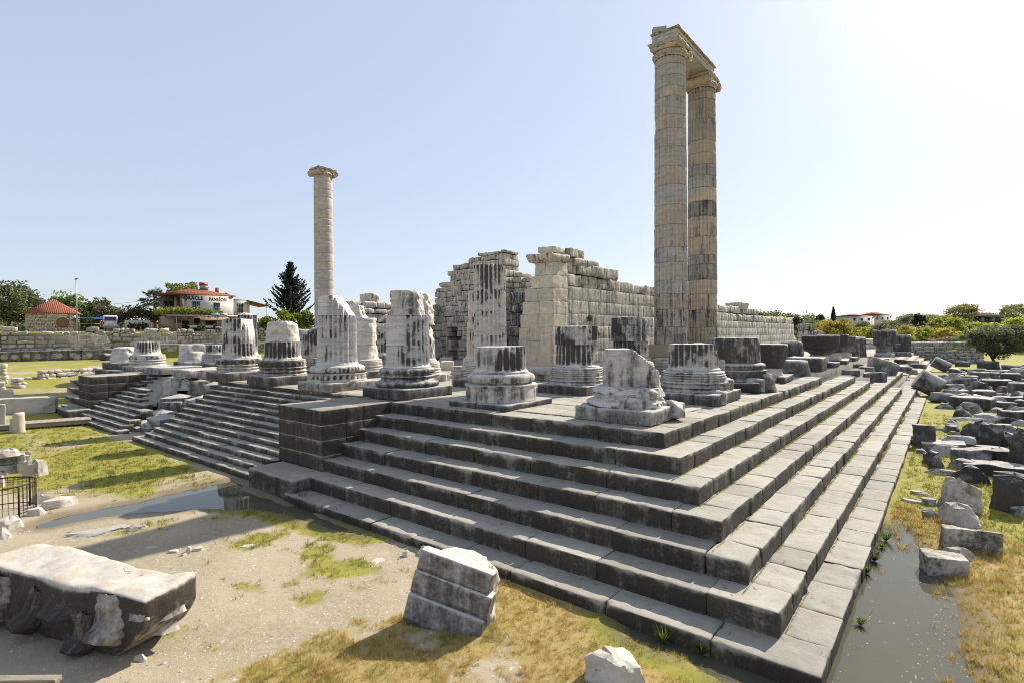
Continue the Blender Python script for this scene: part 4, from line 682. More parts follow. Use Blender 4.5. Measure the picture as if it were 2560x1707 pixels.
rock(z6, 3.672, 85, 1045, 270, 100, 'lower dark ribbed slab of the pile at the picture edge', dr=.7, r=.12, color=(.62, .5, .42, 1), seed=792, group=GL, rz=.1)
rock(z6, 3.672, 80, 950, 230, 80, 'upper dark slab of the pile at the picture edge', dr=.7, r=.12, color=(.62, .5, .45, 1), seed=793, group=GL, z=-2.0, rz=.05)
rock(z6, 3.672, 90, 872, 150, 60, 'pale rounded stone on top of the dark pile', dr=.8, r=.4, mat=M_RUB, color=(.4, .5, .6, 1), seed=794, group=GL, z=-1.62)
rock(z6, 3.672, 5, 1165, 70, 130, 'rounded pale stone cut by the picture edge above the railing', dr=.9, r=.4, mat=M_RUB, color=(.36, .5, .66, 1), seed=795, group=GL)
rock(z1, 3.672, 205, 1445, 500, 140, 'long smooth grey beam lying on the grass near the boardwalk', dr=.25, r=.06, amp=.02, big=.03, mat=M_RUB, color=(.5, .4, .58, 1), seed=796, group=GL, rz=-.25)
rock(z1, 3.672, 35, 1310, 130, 85, 'square grey block standing behind the long smooth beam', dr=.6, r=.1, mat=M_RUB, color=(.46, .4, .6, 1), seed=797, group=GL)
rock(z6, 3.672, 10, 640, 60, 230, 'narrow grey upright slab at the picture edge by the boardwalk', dr=.6, r=.1, mat=M_RUB, color=(.5, .4, .55, 1), seed=798, group=GL)
p, dep = place(z6, 130, 668); t_ = thing('column_fragment', 'short pale piece of a slender column standing by the boardwalk', 'column fragment', (p[0], p[1]+.2, p[2])); mb = MB()
star(mb, lv(0, 185/3.672*dep/FPX, .30, .27, 10), nth=48, planes=[(-RTx*.5, -RTy*.5, .8, .95)], seed=799, chip=.03, rough=.015, topn=.02); mb.build('shaft', M_RUB, t_, color=(.34, .7, .66, 1)); mb = MB(); star(mb, lv(0, .78, .24, .22, 5), nth=30, seed=800, chip=.03, off=(-.42, -.1, 0)); mb.build('side_piece', M_RUB, t_, color=(.46, .5, .5, 1))
# round iron railing
M_IRON = plain('dark_iron', (.045, .028, .022), .6, .2, 20, .4)
pc = atZ(-8, 1288, -2.8); t_ = thing('iron_railing', 'low round railing of dark iron bars around a pit', 'railing', (pc[0], pc[1], -2.8)); Rr = .92
def ring(z, r_, th_): m_ = MB(); tube(m_, [(Rr*math.cos(q), Rr*math.sin(q), z) for q in np.linspace(0, 2*math.pi, 49)], r_, 6); return m_
ring(.95, .022, 0).build('top_rail', M_IRON, t_); ring(.12, .016, 0).build('lower_rail', M_IRON, t_); ring(.80, .010, 0).build('middle_rail', M_IRON, t_)
for q in range(44):
    a = q/44*2*math.pi; mb = MB(); tube(mb, [(Rr*math.cos(a), Rr*math.sin(a), -.02), (Rr*math.cos(a), Rr*math.sin(a), .95)], .028 if q % 11 == 3 else .0075, 5); mb.build('post' if q % 11 == 3 else 'bar', M_IRON, t_)
rock(z6, 3.672, 95, 1560, 180, 110, 'pale rock inside the round iron railing', r=.3, mat=M_RUB, color=(.42, .5, .6, 1), seed=801, group=GL); rock(z7, 3.672, 25, 250, 130, 100, 'smooth pale rock outside the railing at the picture edge', r=.35, mat=M_RUB, color=(.38, .5, .66, 1), seed=802, group=GL); rock(z7, 3.672, 225, 190, 75, 25, 'small flat stone under the railing post', r=.3, mat=M_RUB, color=(.4, .5, .6, 1), seed=803, group=GL)
# wooden rail in the corner, boardwalk
M_WOOD = plain('weathered_wood', (.40, .34, .27), .8, .22, 5, bump=.4, stretch=(1, 9, 1)); M_OLDW = plain('grey_wood_rail', (.30, .27, .20), .8, .25, 6, bump=.4, stretch=(1, 8, 8))
pr = atD(141, 1690, 5.2); d_ = -RT*np.array([1, 1, 0]); d_ = d_/np.linalg.norm(d_); t_ = thing('wooden_rail', 'corner of a weathered wooden handrail at the bottom edge of the view', 'handrail', tuple(pr), math.atan2(d_[1], d_[0]))
mb = MB(); rbox(mb, (.9, 0, -.03), (1.84, .09, .045), r=.008, amp=.003, cell=.08, seed=3, mx=30); mb.build('top_rail', M_OLDW, t_); mb = MB(); gg = gz1(pr[0], pr[1]); rbox(mb, (.03, 0, (gg-pr[2])/2-.03), (.07, .07, pr[2]-gg), r=.006, amp=.003, cell=.1, seed=4); mb.build('post', M_OLDW, t_); mb = MB(); rbox(mb, (1.7, 0, (gg-pr[2])/2-.03), (.07, .07, pr[2]-gg), r=.006, amp=.003, cell=.1, seed=5); mb.build('post', M_OLDW, t_)
pa, pb = atZ(*z6(-160, 600), -2.45), atZ(*z6(845, 528), -2.45); L_ = math.hypot(*(pb-pa)[:2]); t_ = thing('boardwalk', 'wooden boardwalk of grey planks leading over the grass to the broken steps', 'boardwalk', tuple(pa), math.atan2(pb[1]-pa[1], pb[0]-pa[0]))
n_ = int(L_/.30)
for k_ in range(n_): mb = MB(); rbox(mb, ((k_+.5)*L_/n_, .0, .0), (L_/n_-.018, 1.5, .05), r=.008, amp=.003, cell=.3, seed=k_, tone=random.uniform(-.1, .1)); mb.build('plank', M_WOOD, t_)
for sy in (-.68, .68): mb = MB(); rbox(mb, (L_/2, sy, -.14), (L_, .07, .22), r=.008, amp=.003, cell=.5, seed=9); mb.build('beam', M_OLDW, t_)
for k_ in range(6):
    for sy in (-.6, .6): mb = MB(); rbox(mb, (L_*(k_+.5)/6, sy, -.40), (.1, .1, .5), r=.01, amp=.003, cell=.3, seed=k_); mb.build('post', M_OLDW, t_)
# broken gap between the staircases
GG = 'broken blocks in the gap of the staircase'
for n_, (x, y, w, h, z, lab) in enumerate(((1570, 310, 150, 130, -1.0, 'large grey block standing in the gap of the broken staircase'), (1700, 270, 120, 90, -.75, 'rubble filled core stone right of the large grey block in the gap'), (1840, 330, 150, 140, -1.2, 'tall streaked block closing the gap beside the long staircase'), (1660, 330, 120, 45, -1.5, 'thin tilted slab lying across the middle of the gap'), (1560, 430, 130, 120, -2.0, 'dark streaked upright stone low in the gap'), (1690, 430, 200, 95, -2.1, 'wide streaked block low in the gap, under the long staircase'), (1370, 290, 110, 40, -1.3, 'flat slab projecting from the broken edge of the far flight'), (1390, 600, 170, 95, -2.7, 'pale rounded block under the ragged lower edge of the far flight'), (1240, 570, 100, 70, -2.6, 'small dark block beneath the far flight, left of the pale rounded one'), (1530, 500, 130, 55, -2.5, 'low dark stone on the grass at the mouth of the gap'), (1310, 640, 160, 40, -2.75, 'flat stone at the foot of the gap by the lowest broken step'), (1460, 240, 90, 50, -.9, 'dark wedge at the top of the broken far flight'), (1640, 180, 120, 60, -.3, 'rough stone under the bare plinth slab above the gap'))):
    rock(z6, 3.672, x, y, w, h, lab, r=.12, amp=.07, big=.09, seed=810+n_, group=GG, z=z, color=(.55 if n_ % 3 else .45, .5, .5, 1), cat='broken block', name='broken_block')
# low ruins on the slope
GR = 'low rubble walls on the grassy slope'
for n_, (x0, y0, x1, y1, h, lab) in enumerate(((335, 1118, 700, 1085, .75, 'low curved line of heaped rubble stones on the grassy slope'), (700, 1068, 905, 1050, .45, 'short low rubble line continuing the curved one towards the steps'), (-40, 1150, 80, 1150, 1.3, 'rubble stump of a wall at the picture edge on the slope'), (95, 1200, 180, 1190, .6, 'little heap of rubble with dark stones below the rubble stump'), (110, 1110, 330, 1120, .15, 'almost buried row of stones on the slope beside the curved rubble line'), (-30, 1208, 50, 1205, .4, 'small rubble heap lowest at the picture edge on the slope'))):
    a = place(z1, x0, y0)[0]; b = place(z1, x1, y1)[0]; mb = MB(); blocks_wall(mb, a[:2], b[:2], .8, min(a[2], b[2])-.15, lambda s: min(a[2], b[2])+h*(.9+.1*math.sin(s*3)), .28, (.3, .7), 830+n_, rough=.06, r=.1, gap=.02, big=.06, jit=.1, cell=.14, side=1)
    tag(mb.build('rubble_wall', M_RUB, color=(.42, .5, .62, 1)), lab, 'rubble wall', GR)
# ------------------------------------------------------------------ terrace wall, frieze blocks
tw = thing('terrace_wall', 'long rough retaining wall of stacked field stones holding up the terrace with the houses', 'retaining wall'); M_TW = stone('terrace_stone', (.44, .405, .35), (.40, .335, .25), (.055, .05, .045), streak=.5, lo=.52, hi=.72, fine=.4, bump=.6)
for (a, b, ch, bl, s_) in ((WALL_L[0], WALL_L[1], .62, (.6, 1.8), 851), (WALL_L[1], WALL_L[2], .55, (.5, 1.6), 852), (WALL_L[2], WALL_L[3], .5, (.4, 1.2), 853), (WALL_L[3], WALL_L[4], .42, (.35, .9), 854), (WALL_L[4], WALL_L[5], .42, (.4, 1.2), 855)):
    mb = MB(); z0 = -.35; zt = 3.8 if s_ < 852 else 3.55; blocks_wall(mb, a, b, 1.0, z0, lambda s: zt+.25*math.sin(s*1.7)+.15*math.sin(s*4.1), ch, bl, s_, rough=.06, r=.17, gap=.05, big=.13, jit=.08, cell=.15, side=-1, tv=.28); d_ = np.array(b)-np.array(a); L_ = float(np.hypot(*d_)); box(mb, (*(np.array(a)+d_/2+np.array([-d_[1], d_[0]])/L_*.5), 1.5), (L_, .7, 3.4), rotz(math.atan2(d_[1], d_[0])), tone=-.5); mb.build('masonry', M_TW, tw, color=(.48, .5, .52, 1))
mb = MB(); [tube(mb, [(wall_x(y)+.65, y, 1.75) for y in np.linspace(9, 34, 26)], .10, 6)]; tag(mb.build('water_pipe', plain('pipe_metal', (.40, .42, .44), .5, .1)), 'long grey pipe running along the rough terrace wall', 'pipe')
FRX = ((-60, 143), (146, 340), (345, 520), (523, 695), (700, 795), (800, 962), (966, 1085)); FL = ('first carved frieze block at the picture edge under the terrace wall', 'frieze block with two dark carved rosettes, second from the picture edge', 'frieze block with a pale round carving, third from the picture edge', 'long frieze block with worn scrolls, middle of the row', 'narrow sunken frieze block lying lower than its neighbours', 'tall frieze block with a deep carved face, last but one of the row', 'plain ended frieze block, last of the row beside the dark base')
for n_, (x0, x1) in enumerate(FRX):
    p, dep = place(z1, (x0+x1)/2, 948-n_*2); w = (x1-x0)/3.672*dep/FPX*.98; h = (62 if n_ == 4 else 96)/3.672*dep/FPX; t_ = thing('frieze_block', FL[n_], 'carved block', tuple(p), math.atan2(9.7, 3.0)+.05, 'carved frieze blocks under the terrace wall')
    d_ = ray(*z1((x0+x1)/2, 935)); q_ = next(CAM+d_*s_ for s_ in np.arange(30, 120, .1) if CAM[0]+d_[0]*s_ < wall_x(CAM[1]+d_[1]*s_)+1.0); t_.location = (q_[0], q_[1], gz1(q_[0], q_[1])-.05); dep = float((q_-CAM) @ FW); w = (x1-x0)/3.672*dep/FPX*1.22; h = (62 if n_ == 4 else 98)/3.672*dep/FPX; mb = MB(); rbox(mb, (0, .4, h/2), (w, .9, h), r=.05, amp=.03, cell=.2, seed=860+n_, big=.04); rbox(mb, (0, .36, h-.07), (w+.05, 1.0, .14), r=.03, amp=.02, cell=.2, seed=870+n_); mb.build('block', M_DARK, t_, color=(.56, .5, .5, 1))
    for q in range(max(2, int(w/.9))): mb = MB(); star(mb, torus(-.1, .1, .12, .22, 5), nth=22, M=rot(math.pi/2, 0, 0), seed=q, rough=.06, topn=.05); V_ = mb.V[-1]; V_ += np.array([-w/2+(q+.5)*w/max(2, int(w/.9)), -.06, h*.48]); mb.build('carved_rosette', M_RUB, t_, color=(.58, .5, .5, 1))
rock(z1, 3.672, 1050, 958, 190, 60, 'dark square block at the end of the frieze row by the front steps', r=.1, color=dk, seed=880, group=None, cat='stone block', name='loose_block')
# ------------------------------------------------------------------ rubble beside the side steps
GRB = 'tumbled stones beside the side steps'
Y4 = [ # x, foot y, w, h, depth/width, round, colour, label
 (1210, 1112, 470, 70, .45, .1, md, 'long low block joined behind the tall pale ended slab, nearest stones to the grass strip'),
 (1075, 1112, 215, 275, .35, .07, md, 'tall upright grey slab with a pale end, first stone beside the grass strip'),
 (1820, 1112, 385, 312, .7, .3, vd, 'huge blackened boulder with white drip streaks in the middle of the stones'),
 (2105, 1112, 215, 180, .8, .35, dk, 'rounded black block next to the huge streaked boulder'),
 (2270, 1425, 250, 610, .5, .12, dk, 'tallest standing dark block at the picture edge among the stones'),
 (1680, 1355, 400, 205, .55, .1, md, 'large square grey block below the huge streaked boulder'),
 (2020, 1350, 300, 200, .6, .12, vd, 'black block with a pale flat lid beside the large square grey one'),
 (1940, 1182, 480, 70, .5, .15, md, 'flat pale topped slab above the large square block'),
 (1310, 1175, 440, 120, .45, .08, md, 'flat grey slab lying before the tall pale ended slab'),
 (1370, 1225, 330, 130, .6, .3, md, 'rough grey stone leaning on the flat slab'),
 (1145, 1335, 135, 170, .8, .35, dk, 'dark upright stone by the dry grass, front of the flat slab'),
 (1250, 1405, 195, 180, .7, .3, dk, 'dark ridged stone in front of the large square block'),
 (1555, 1405, 275, 135, .6, .35, dk, 'curved dark stone like a broken bowl rim'),
 (1665, 1568, 430, 205, .5, .3, vd, 'big black rounded block behind the pale broken rock'),
 (2050, 1500, 700, 140, .5, .06, vd, 'long dark table like slab with a smooth top'),
 (2220, 1650, 330, 190, .8, .15, vd, 'black block with a pale worn top, under the tallest standing block'),
 (1265, 1465, 325, 65, .4, .2, md, 'low flat stone on dry grass before the curved dark stone'),
 (2215, 810, 290, 160, .5, .08, dk, 'long dark squared block near the picture edge, above the round slab'),
 (1975, 800, 350, 90, .8, .25, md, 'broad pale flat round slab among dark stones'),
 (1565, 730, 215, 120, .5, .3, dk, 'fang shaped grey stone beside the grass strip'),
 (1600, 775, 330, 45, .6, .15, dk, 'low dark slab under the fang shaped stone'),
 (1740, 695, 185, 108, .7, .2, dk, 'small squared block behind the fang shaped stone'),
 (1985, 670, 190, 75, .6, .3, dk, 'pointed dark stone between two squared blocks'),
 (2105, 636, 205, 104, .7, .08, md, 'squared grey block, the nearer of two side by side'),
 (2290, 636, 170, 130, .7, .15, dk, 'squared dark block at the picture edge beside a grey one'),
 (1780, 582, 165, 120, .6, .35, dk, 'small pointed stone at the top of the grass strip'),
 (1690, 548, 175, 70, .6, .3, dk, 'low dark stone beside the small pointed one'),
 (1455, 478, 215, 92, .7, .35, md, 'pale rounded boulder at the upper end of the grass strip'),
 (1725, 428, 270, 150, .6, .3, vd, 'large black pointed rock beyond the grass strip'),
 (1845, 405, 130, 112, .7, .3, vd, 'black rock behind the large pointed one'),
 (1490, 398, 205, 88, .7, .3, dk, 'grey lump between the fallen drum and the large pointed rock'),
 (2060, 425, 100, 92, .6, .25, md, 'small upright stone standing alone among low rubble'),
 (2195, 395, 170, 48, .5, .2, dk, 'low dark block right of the small upright stone'),
 (1460, 470, 0, 0, 1, .3, dk, ''),
 (1930, 490, 300, 70, .5, .2, dk, 'row end block with a round top beyond the small pointed stone'),
 (2180, 490, 260, 62, .5, .2, vd, 'dark low slab near the picture edge beyond the squared blocks'),
 (1420, 925, 200, 92, .7, .3, dk, 'grey lump sitting behind the low joined block'),
 (1450, 832, 190, 66, .7, .35, dk, 'rounded low stone at the lower end of the grass strip'),
 (1270, 895, 110, 30, .7, .35, dk, 'small flat stone on the bare patch of the grass strip'),
 (1500, 1045, 330, 75, .4, .35, md, 'long ridged stone lying on the flat grey slab'),
 (1530, 970, 200, 60, .6, .3, dk, 'small rough block beside the huge streaked boulder'),
 (1315, 262, 165, 76, .6, .25, dk, 'dark lump just beyond the nearer fallen drum'),
 (1490, 240, 150, 70, .6, .1, md, 'square grey stone in the far row behind the fallen drum'),
 (2280, 245, 150, 135, .8, .1, md, 'streaked square block standing far off at the picture edge'),
 (1030, 1190, 110, 50, .7, .3, md, 'small pale stone in the grass under the tall pale ended slab'),
 (2050, 1330, 190, 90, .7, .35, md, 'pale curved stone under the black lidded block')]
for n_, (x, y, w, h, dr, r_, c_, lab) in enumerate(Y4):
    if w: rock(y4, 5.106, x, y, w, h, lab, dr=dr, r=r_, amp=.07, big=.10, color=(c_[0]+.06, .38, c_[2]-.06, 1), seed=900+n_, group=GRB, tilt=(0, random.Random(n_).uniform(-.06, .06)), z=None if n_ not in (39,) else -2.5)
Y5 = [(1672, 542, 400, 320, .5, .16, md, 'pale broken rock with a dark side, behind the white rough one', M_RUB, .55), (1650, 690, 400, 225, .6, .2, md, 'white rough rock with a faceted top at the edge of the wet grass', M_RUB, .44), (1380, 612, 145, 85, .6, .15, dk, 'little dark brick like stone by the wet grass', M_DARK, .55), (1790, 965, 500, 215, .28, .08, md, 'grey slab standing on its long edge above the pond', M_RUB, .66), (1530, 1205, 375, 190, .62, .06, md, 'cut block with a clipped corner standing in the pond', M_RUB, .62), (1665, 1040, 280, 110, .4, .3, md, 'short cylinder stone behind the cut block in the pond', M_RUB, .6), (2235, 560, 270, 400, .6, .12, vd, 'big black block with white scratches at the picture edge', M_DARK, .8), (1352, 475, 110, 72, .7, .4, dk, 'small dark stone in the grass above the pond', M_DARK, .5), (1200, 455, 200, 40, .6, .4, lt, 'flat pale stone flush with the grass above the pond, the larger one', M_RUB, .36), (1290, 370, 170, 30, .6, .4, lt, 'flat pale stone flush with the grass, nearer to the rubble', M_RUB, .36), (1580, 245, 120, 80, .6, .4, lt, 'small white stone at the foot of the big black rounded block', M_RUB, .34), (1000, 805, 90, 50, .7, .4, dk, 'small wet stone in a grass tuft at the pond edge', M_DARK, .5)]
for n_, (x, y, w, h, dr, r_, c_, lab, mt, d_) in enumerate(Y5): rock(y5, 4.2, x, y, w, h, lab, dr=dr, r=r_, amp=.06, big=.08, mat=mt, color=(d_, .45, .56, 1), seed=960+n_, group=GRB, taper=.2 if n_ in (0, 1) else None, rz=.3 if n_ in (3, 4, 5) else None)
def fallen(f, s, x, y, w, h, lab, ang, tilt, seed, col):
    p, dep = place(f, x, y); m = dep/FPX/s; t_ = thing('fallen_drum', lab, 'column drum', (p[0], p[1]+.3, p[2]), 0, 'fallen column drums'); rr = h*m*.40; L_ = w*m*.62; mb = MB()
    Mx = np.array(Matrix.Rotation(ang, 3, 'Z') @ Matrix.Rotation(math.pi/2-tilt, 3, 'Y')); star(mb, lv(-L_/2, L_/2, rr*1.02, rr, 10), nth=90, seed=seed, chip=.05, rough=.03, M=Mx, topn=.02); V_ = mb.V[-1]; star(mb, [(L_/2-.001, rr*.97), (L_/2, rr*.97)], nth=90, M=Mx@np.diag([1, 1, -1]), seed=seed, chip=.02); zm = min(mb.V[0][:, 2].min(), mb.V[1][:, 2].min())
    for V_ in mb.V: V_ += np.array([0, 0, -zm-.12])
    mb.build('drum', M_DARK, t_, color=col); return t_
fallen(y4, 5.106, 1130, 462, 430, 330, 'large smooth drum tilted against the lowest step, the nearer of two', YAW*0+.15, -.55, 981, dk)
fallen(y4, 5.106, 1290, 150, 300, 170, 'smaller looking drum tilted beside the steps, the farther of two', .1, -.5, 982, dk)
GE = 'displaced blocks on the far end of the steps'
for n_, (x, y, w, h, z, dr, lab) in enumerate(((540, 192, 300, 190, -1.3, .6, 'large broken drum lying tilted on the steps near their ragged end'), (450, 275, 245, 108, -1.3, .6, 'squared block lying across the steps in front of the broken drum'), (335, 170, 165, 82, -.9, .6, 'dark rough block on the upper steps left of the broken drum'), (270, 265, 100, 60, -1.3, .6, 'small pale block next to the squared block on the steps'), (135, 200, 190, 80, -.6, .6, 'row of worn edge stones above the small pale block'), (810, 152, 170, 75, -1.5, .7, 'flat squared block behind the broken drum on the steps'), (690, 120, 110, 50, -1.2, .7, 'small stone between the broken drum and the flat block'), (990, 105, 150, 55, -1.7, .7, 'low flat block near the far end of the lowest steps'), (930, 55, 130, 50, -1.5, .7, 'low block one row behind at the far end of the steps'), (780, 40, 150, 45, -1.0, .7, 'flat slab far back on the platform edge'), (60, 60, 150, 70, -.3, .7, 'pale capped block by the last mushroom shaped stump'), (215, 110, 130, 60, -.6, .7, 'dark capped block standing on a pale stone on the steps'), (920, 180, 110, 60, -1.9, .7, 'small dark block under the flat squared one'), (1160, 235, 80, 50, -2.5, .7, 'small dark block under the nearer fallen drum'))):
    rock(y4, 5.106, x, y, w, h, lab, dr=dr, r=.1, amp=.06, big=.08, z=z, seed=1000+n_, group=GE, cat='stone block', name='loose_block', color=(.5+.1*(n_ % 2), .5, .5, 1), tilt=(0, .35 if n_ == 0 else 0))
for n_, (x, y, w, h, z, lab) in enumerate(((1060, 782, 120, 100, 0, ''),)):
    p = atZ(*z5(1060, 782), -.1); dep = float((p-CAM) @ FW); m = dep/FPX/3.672; t_ = thing('broken_column', 'tall dark square shouldered drum on a narrow neck, highest stump at the far end', 'broken column', (p[0], p[1]+1, -.1), 0, G2); mb = MB(); star(mb, lv(0, .35, .95, .9, 4)+lv(.36, 1.25, .8, .75, 6), nth=60, seed=5, chip=.06, rough=.04); mb.build('base', M_DARK, t_, color=md); mb = MB(); star(mb, lv(1.25, 2.9, 1.02, 1.08, 8), nth=60, seed=6, chip=.06, rough=.04); mb.build('drum', M_DARK, t_, color=dk)
p = atZ(*z5(1195, 775), -.2); t_ = thing('drum_pile', 'pile of dark drums and a round base behind the tallest far stump', 'stone pile', (p[0], p[1]+1, -.2)); 
for n_, (x, z0, z1_, r_) in enumerate(((0, 0, .55, 1.2), (-.35, .55, 1.5, .8), (-.45, 1.5, 2.4, .65), (.55, .55, 2.45, .62))): mb = MB(); star(mb, lv(z0, z1_, r_, r_*.96, 6), nth=48, seed=n_, chip=.05, rough=.04, off=(x, 0, 0)); mb.build('drum' if n_ else 'base', M_DARK, t_, color=dk)
# far end: wall of reused blocks, heaps in front of the inner wall
tag(blocks_wall(MB(), (9.6, 110), (-2.5, 103), 1.5, -2.9, lambda s: 1.1 if s < 5 else .55, .7, (1.0, 2.4), 1021, rough=.06, r=.12, gap=.05, big=.06, jit=.08, cell=.3, side=-1, tv=.2).build('block_wall', M_DARK, color=(.46, .45, .56, 1)), 'dark wall of reused blocks closing the far end of the side steps', 'stone wall')
mb = MB(); blocks_wall(mb, (-11.2, 76), (-6.6, 79), 2.0, 0, lambda s: 4.2-.6*int(s/1.2), 1.0, (1.2, 2.0), 1022, rough=.05, r=.1, side=-1, cell=.3); tag(mb.build('block_stack', M_WALL, color=(.62, .5, .5, 1)), 'stepped stack of black and pale blocks past the end of the long pale wall', 'stone pile')
mb = MB(); blocks_wall(mb, (-9, 73), (-2.2, 92), 1.5, 0, lambda s: 1.4, .75, (1.2, 2.2), 1023, rough=.04, r=.08, side=-1, cell=.3); tag(mb.build('low_wall', M_WALL, color=(.5, .5, .55, 1)), 'low pale wall running on behind the far stumps', 'stone wall')
def rfloor(u, v): p = atZ(u, v, 0); return p
GF = 'loose blocks on the platform floor'
for n_, (u, v, w, h, lab) in enumerate(((1102, 953, 30, 18, 'small white block on the floor behind the knobbly topped stump'), (1118, 926, 32, 22, 'cream block leaning by the ragged stump deep in the platform'), (1116, 905, 30, 12, 'flat cream slab beside the cream block deep in the platform'), (1150, 963, 38, 30, 'grey squared block on the floor beside the low smooth disc column'), (1148, 935, 36, 20, 'dark squared block behind the grey squared one on the floor'), (1425, 985, 44, 20, 'dark flat base block before the black streaked overhanging stump'), (1372, 952, 60, 26, 'long slab at the foot of the pale wall corner'), (1960, 955, 18, 12, 'small round stone by the low flat dark stub'), (800, 905, 40, 22, 'dark low block behind the panel based stump'), (1660, 1004, 30, 12, 'rubble lump at the plinth of the blackened stump'))):
    rock(lambda x, y: (x, y), 1, u, v, w, h, lab, dr=.8, r=.1, amp=.05, big=.05, z=0, seed=1040+n_, group=GF, mat=M_WALL if n_ < 5 else M_DARK, color=(.35 if n_ < 3 else .55, .6, .6, 1), cat='stone block', name='loose_block')
# small scattered stones: alike, so they share one label
proto = []
for k_ in range(7): mb = MB(); rockmesh(mb, (1.0, .85, .62), 1060+k_, .07); o = mb.build('small_stone', M_DARK, color=(.5, .5, .5, 1)); tag(o, 'small grey stone among the tumbled blocks beside the side steps', 'stone', 'small stones among the tumbled blocks'); proto.append(o)
rnd = random.Random(77); cnt = 0; spots = []
while cnt < 285:
    y = 7+75*rnd.random()**1.2; x = rnd.uniform(5.4, 7.5+.22*(y+14))
    if y < 34 and x < 6.6+.04*y: continue
    if y < 12 and rnd.random() < .7: continue
    d_ = math.hypot(x-CAM[0], y-CAM[1])
    s_ = rnd.uniform(.3, .95)*(1.0 if d_ < 45 else 1.8)
    o = proto[cnt] if cnt < 7 else proto[cnt % 7].copy()
    if cnt >= 7: COL.objects.link(o)
    o.location = (x, y, gz1(x, y)-.10*s_); o.rotation_euler = (rnd.uniform(-.3, .3), rnd.uniform(-.3, .3), rnd.uniform(0, 6.3)); o.scale = (s_*rnd.uniform(.7, 1.6), s_, s_*rnd.uniform(.6, 1.3)); o.color = (rnd.uniform(.5, .74), .4, rnd.uniform(.36, .54), 1); cnt += 1
proto2 = []
GX = 'large blocks in the far rubble field'; far_l = ('long pale topped slab', 'broad dark cube', 'thick upright slab', 'low worn step block'); k2 = 0
for n_ in range(36):
    y = 36+n_*1.75; x = 7+ (n_*2.618 % 1)*(.19*(y+14)-1); rnd = random.Random(n_+500); w = rnd.uniform(1.1, 2.6); o = loose('large squared block lying in the far rubble field beside the side steps', (x, y, gz1(x, y)-.1), (w, rnd.uniform(.8, 1.3), rnd.uniform(.5, 1.25)), rnd.uniform(-.5, .5), n_+1100, r=.1, amp=.05, big=.08, mat=M_DARK, color=(rnd.uniform(.52, .74), .4, rnd.uniform(.38, .52), 1), group=GX, cell=.2)
# ------------------------------------------------------------------ pension house
def rotthing(name, lab, cat, p, ang, group=None): return thing(name, lab, cat, tuple(p), ang, group)
M_PLAS = plain('white_plaster', (.66, .62, .56), .9, .12, 2.5, bump=.2); M_PINK = plain('pink_plaster', (.50, .36, .29), .9, .12, 2); M_STN = stone('rubble_stone', (.46, .40, .32), (.44, .33, .22), (.10, .08, .06), streak=.2, lo=.52, hi=.7, fine=.5)  # ground floor plaster is darker and pinker than the upper wall
t = NT('roof_tiles'); co = t.n('TexCoord').outputs['Object']; wv = t.n('TexWave'); t.put(wv.inputs[0], co); wv.inputs['Scale'].default_value = 1.6; wv.bands_direction = 'X'; nn = t.noise(co, 3, 5, .7)
t.l(t.mix(t.ramp(nn, .3, .75), (.33, .115, .06), (.20, .075, .045)), t.p.inputs['Base Color']); t.p.inputs['Roughness'].default_value = .85; t.bump(wv.outputs['Fac'], .8, .08); M_TILE = t.m
M_DKW = plain('dark_window', (.03, .032, .035), .15, .1, 3, spec=.5); M_FRAME = plain('window_frame', (.34, .36, .38), .5, .1); M_RED = plain('red_paint', (.42, .03, .03), .4, .1); M_METAL = plain('grey_metal', (.34, .35, .36), .45, .1, metal=.5); M_TIN = plain('tin_roof', (.42, .40, .37), .6, .2, 3); M_BRICK = plain('brick_chimney', (.36, .11, .06), .85, .2, 9)
M_VINE_P = None
P0 = atD(*z1(1660, 690), 78); ang = math.atan2(20.48-14.83, -72.92+73.55); HL, HD = 6.2, 7.2
H = rotthing('pension_house', 'two storey white house with tiled roof, painted name and a shaded cafe terrace', 'house', P0, ang)
def part(name, mat, c, s, par=None, M=None, smooth=False): mb = MB(); box(mb, c, s, M); return mb.build(name, mat, par if par is not None else H, smooth=smooth)
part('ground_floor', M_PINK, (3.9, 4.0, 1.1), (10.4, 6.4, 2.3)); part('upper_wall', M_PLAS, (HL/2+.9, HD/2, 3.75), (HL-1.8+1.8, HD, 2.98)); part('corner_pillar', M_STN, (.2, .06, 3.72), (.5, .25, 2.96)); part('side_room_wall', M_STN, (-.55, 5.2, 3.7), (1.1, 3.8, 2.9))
part('annex_wall', M_PLAS, (HL+1.3+.9, 3.6, 3.5), (2.5, 6.0, 2.5)); part('annex_roof', M_TIN, (HL+1.35+.9, 3.6, 4.8), (2.7, 6.3, .12), M=rot(0, .06, 0))
mb = MB(); e = .3; a_, b_ = -1.9, HL+.9+e; zr = 5.36; mb.add([(a_, -e, zr), (b_, -e, zr), (b_, HD+e, zr), (a_, HD+e, zr), (2.0, HD/2, 6.42), (3.6, HD/2, 6.42), (a_, -e, zr-.1), (b_, -e, zr-.1), (b_, HD+e, zr-.1), (a_, HD+e, zr-.1)], [(0, 1, 5, 4), (2, 3, 4, 5), (6, 7, 1, 0), (7, 8, 2, 1), (8, 9, 3, 2), (9, 6, 0, 3), (9, 8, 7, 6)], [(1, 2, 5), (3, 0, 4)]); roof = mb.build('roof', M_TILE, H, smooth=False)
mb = MB(); box(mb, (HL-.2, HD*.55, 6.0), (.45, .5, 1.5)); mb.build('chimney', M_BRICK, roof, smooth=False)
part('balcony_floor', M_STN, (-.95, 1.5, 2.35), (1.9, 3.4, .16)); part('balcony_wall', M_STN, (-.3, 3.3, 3.7), (.6, .2, 2.8))
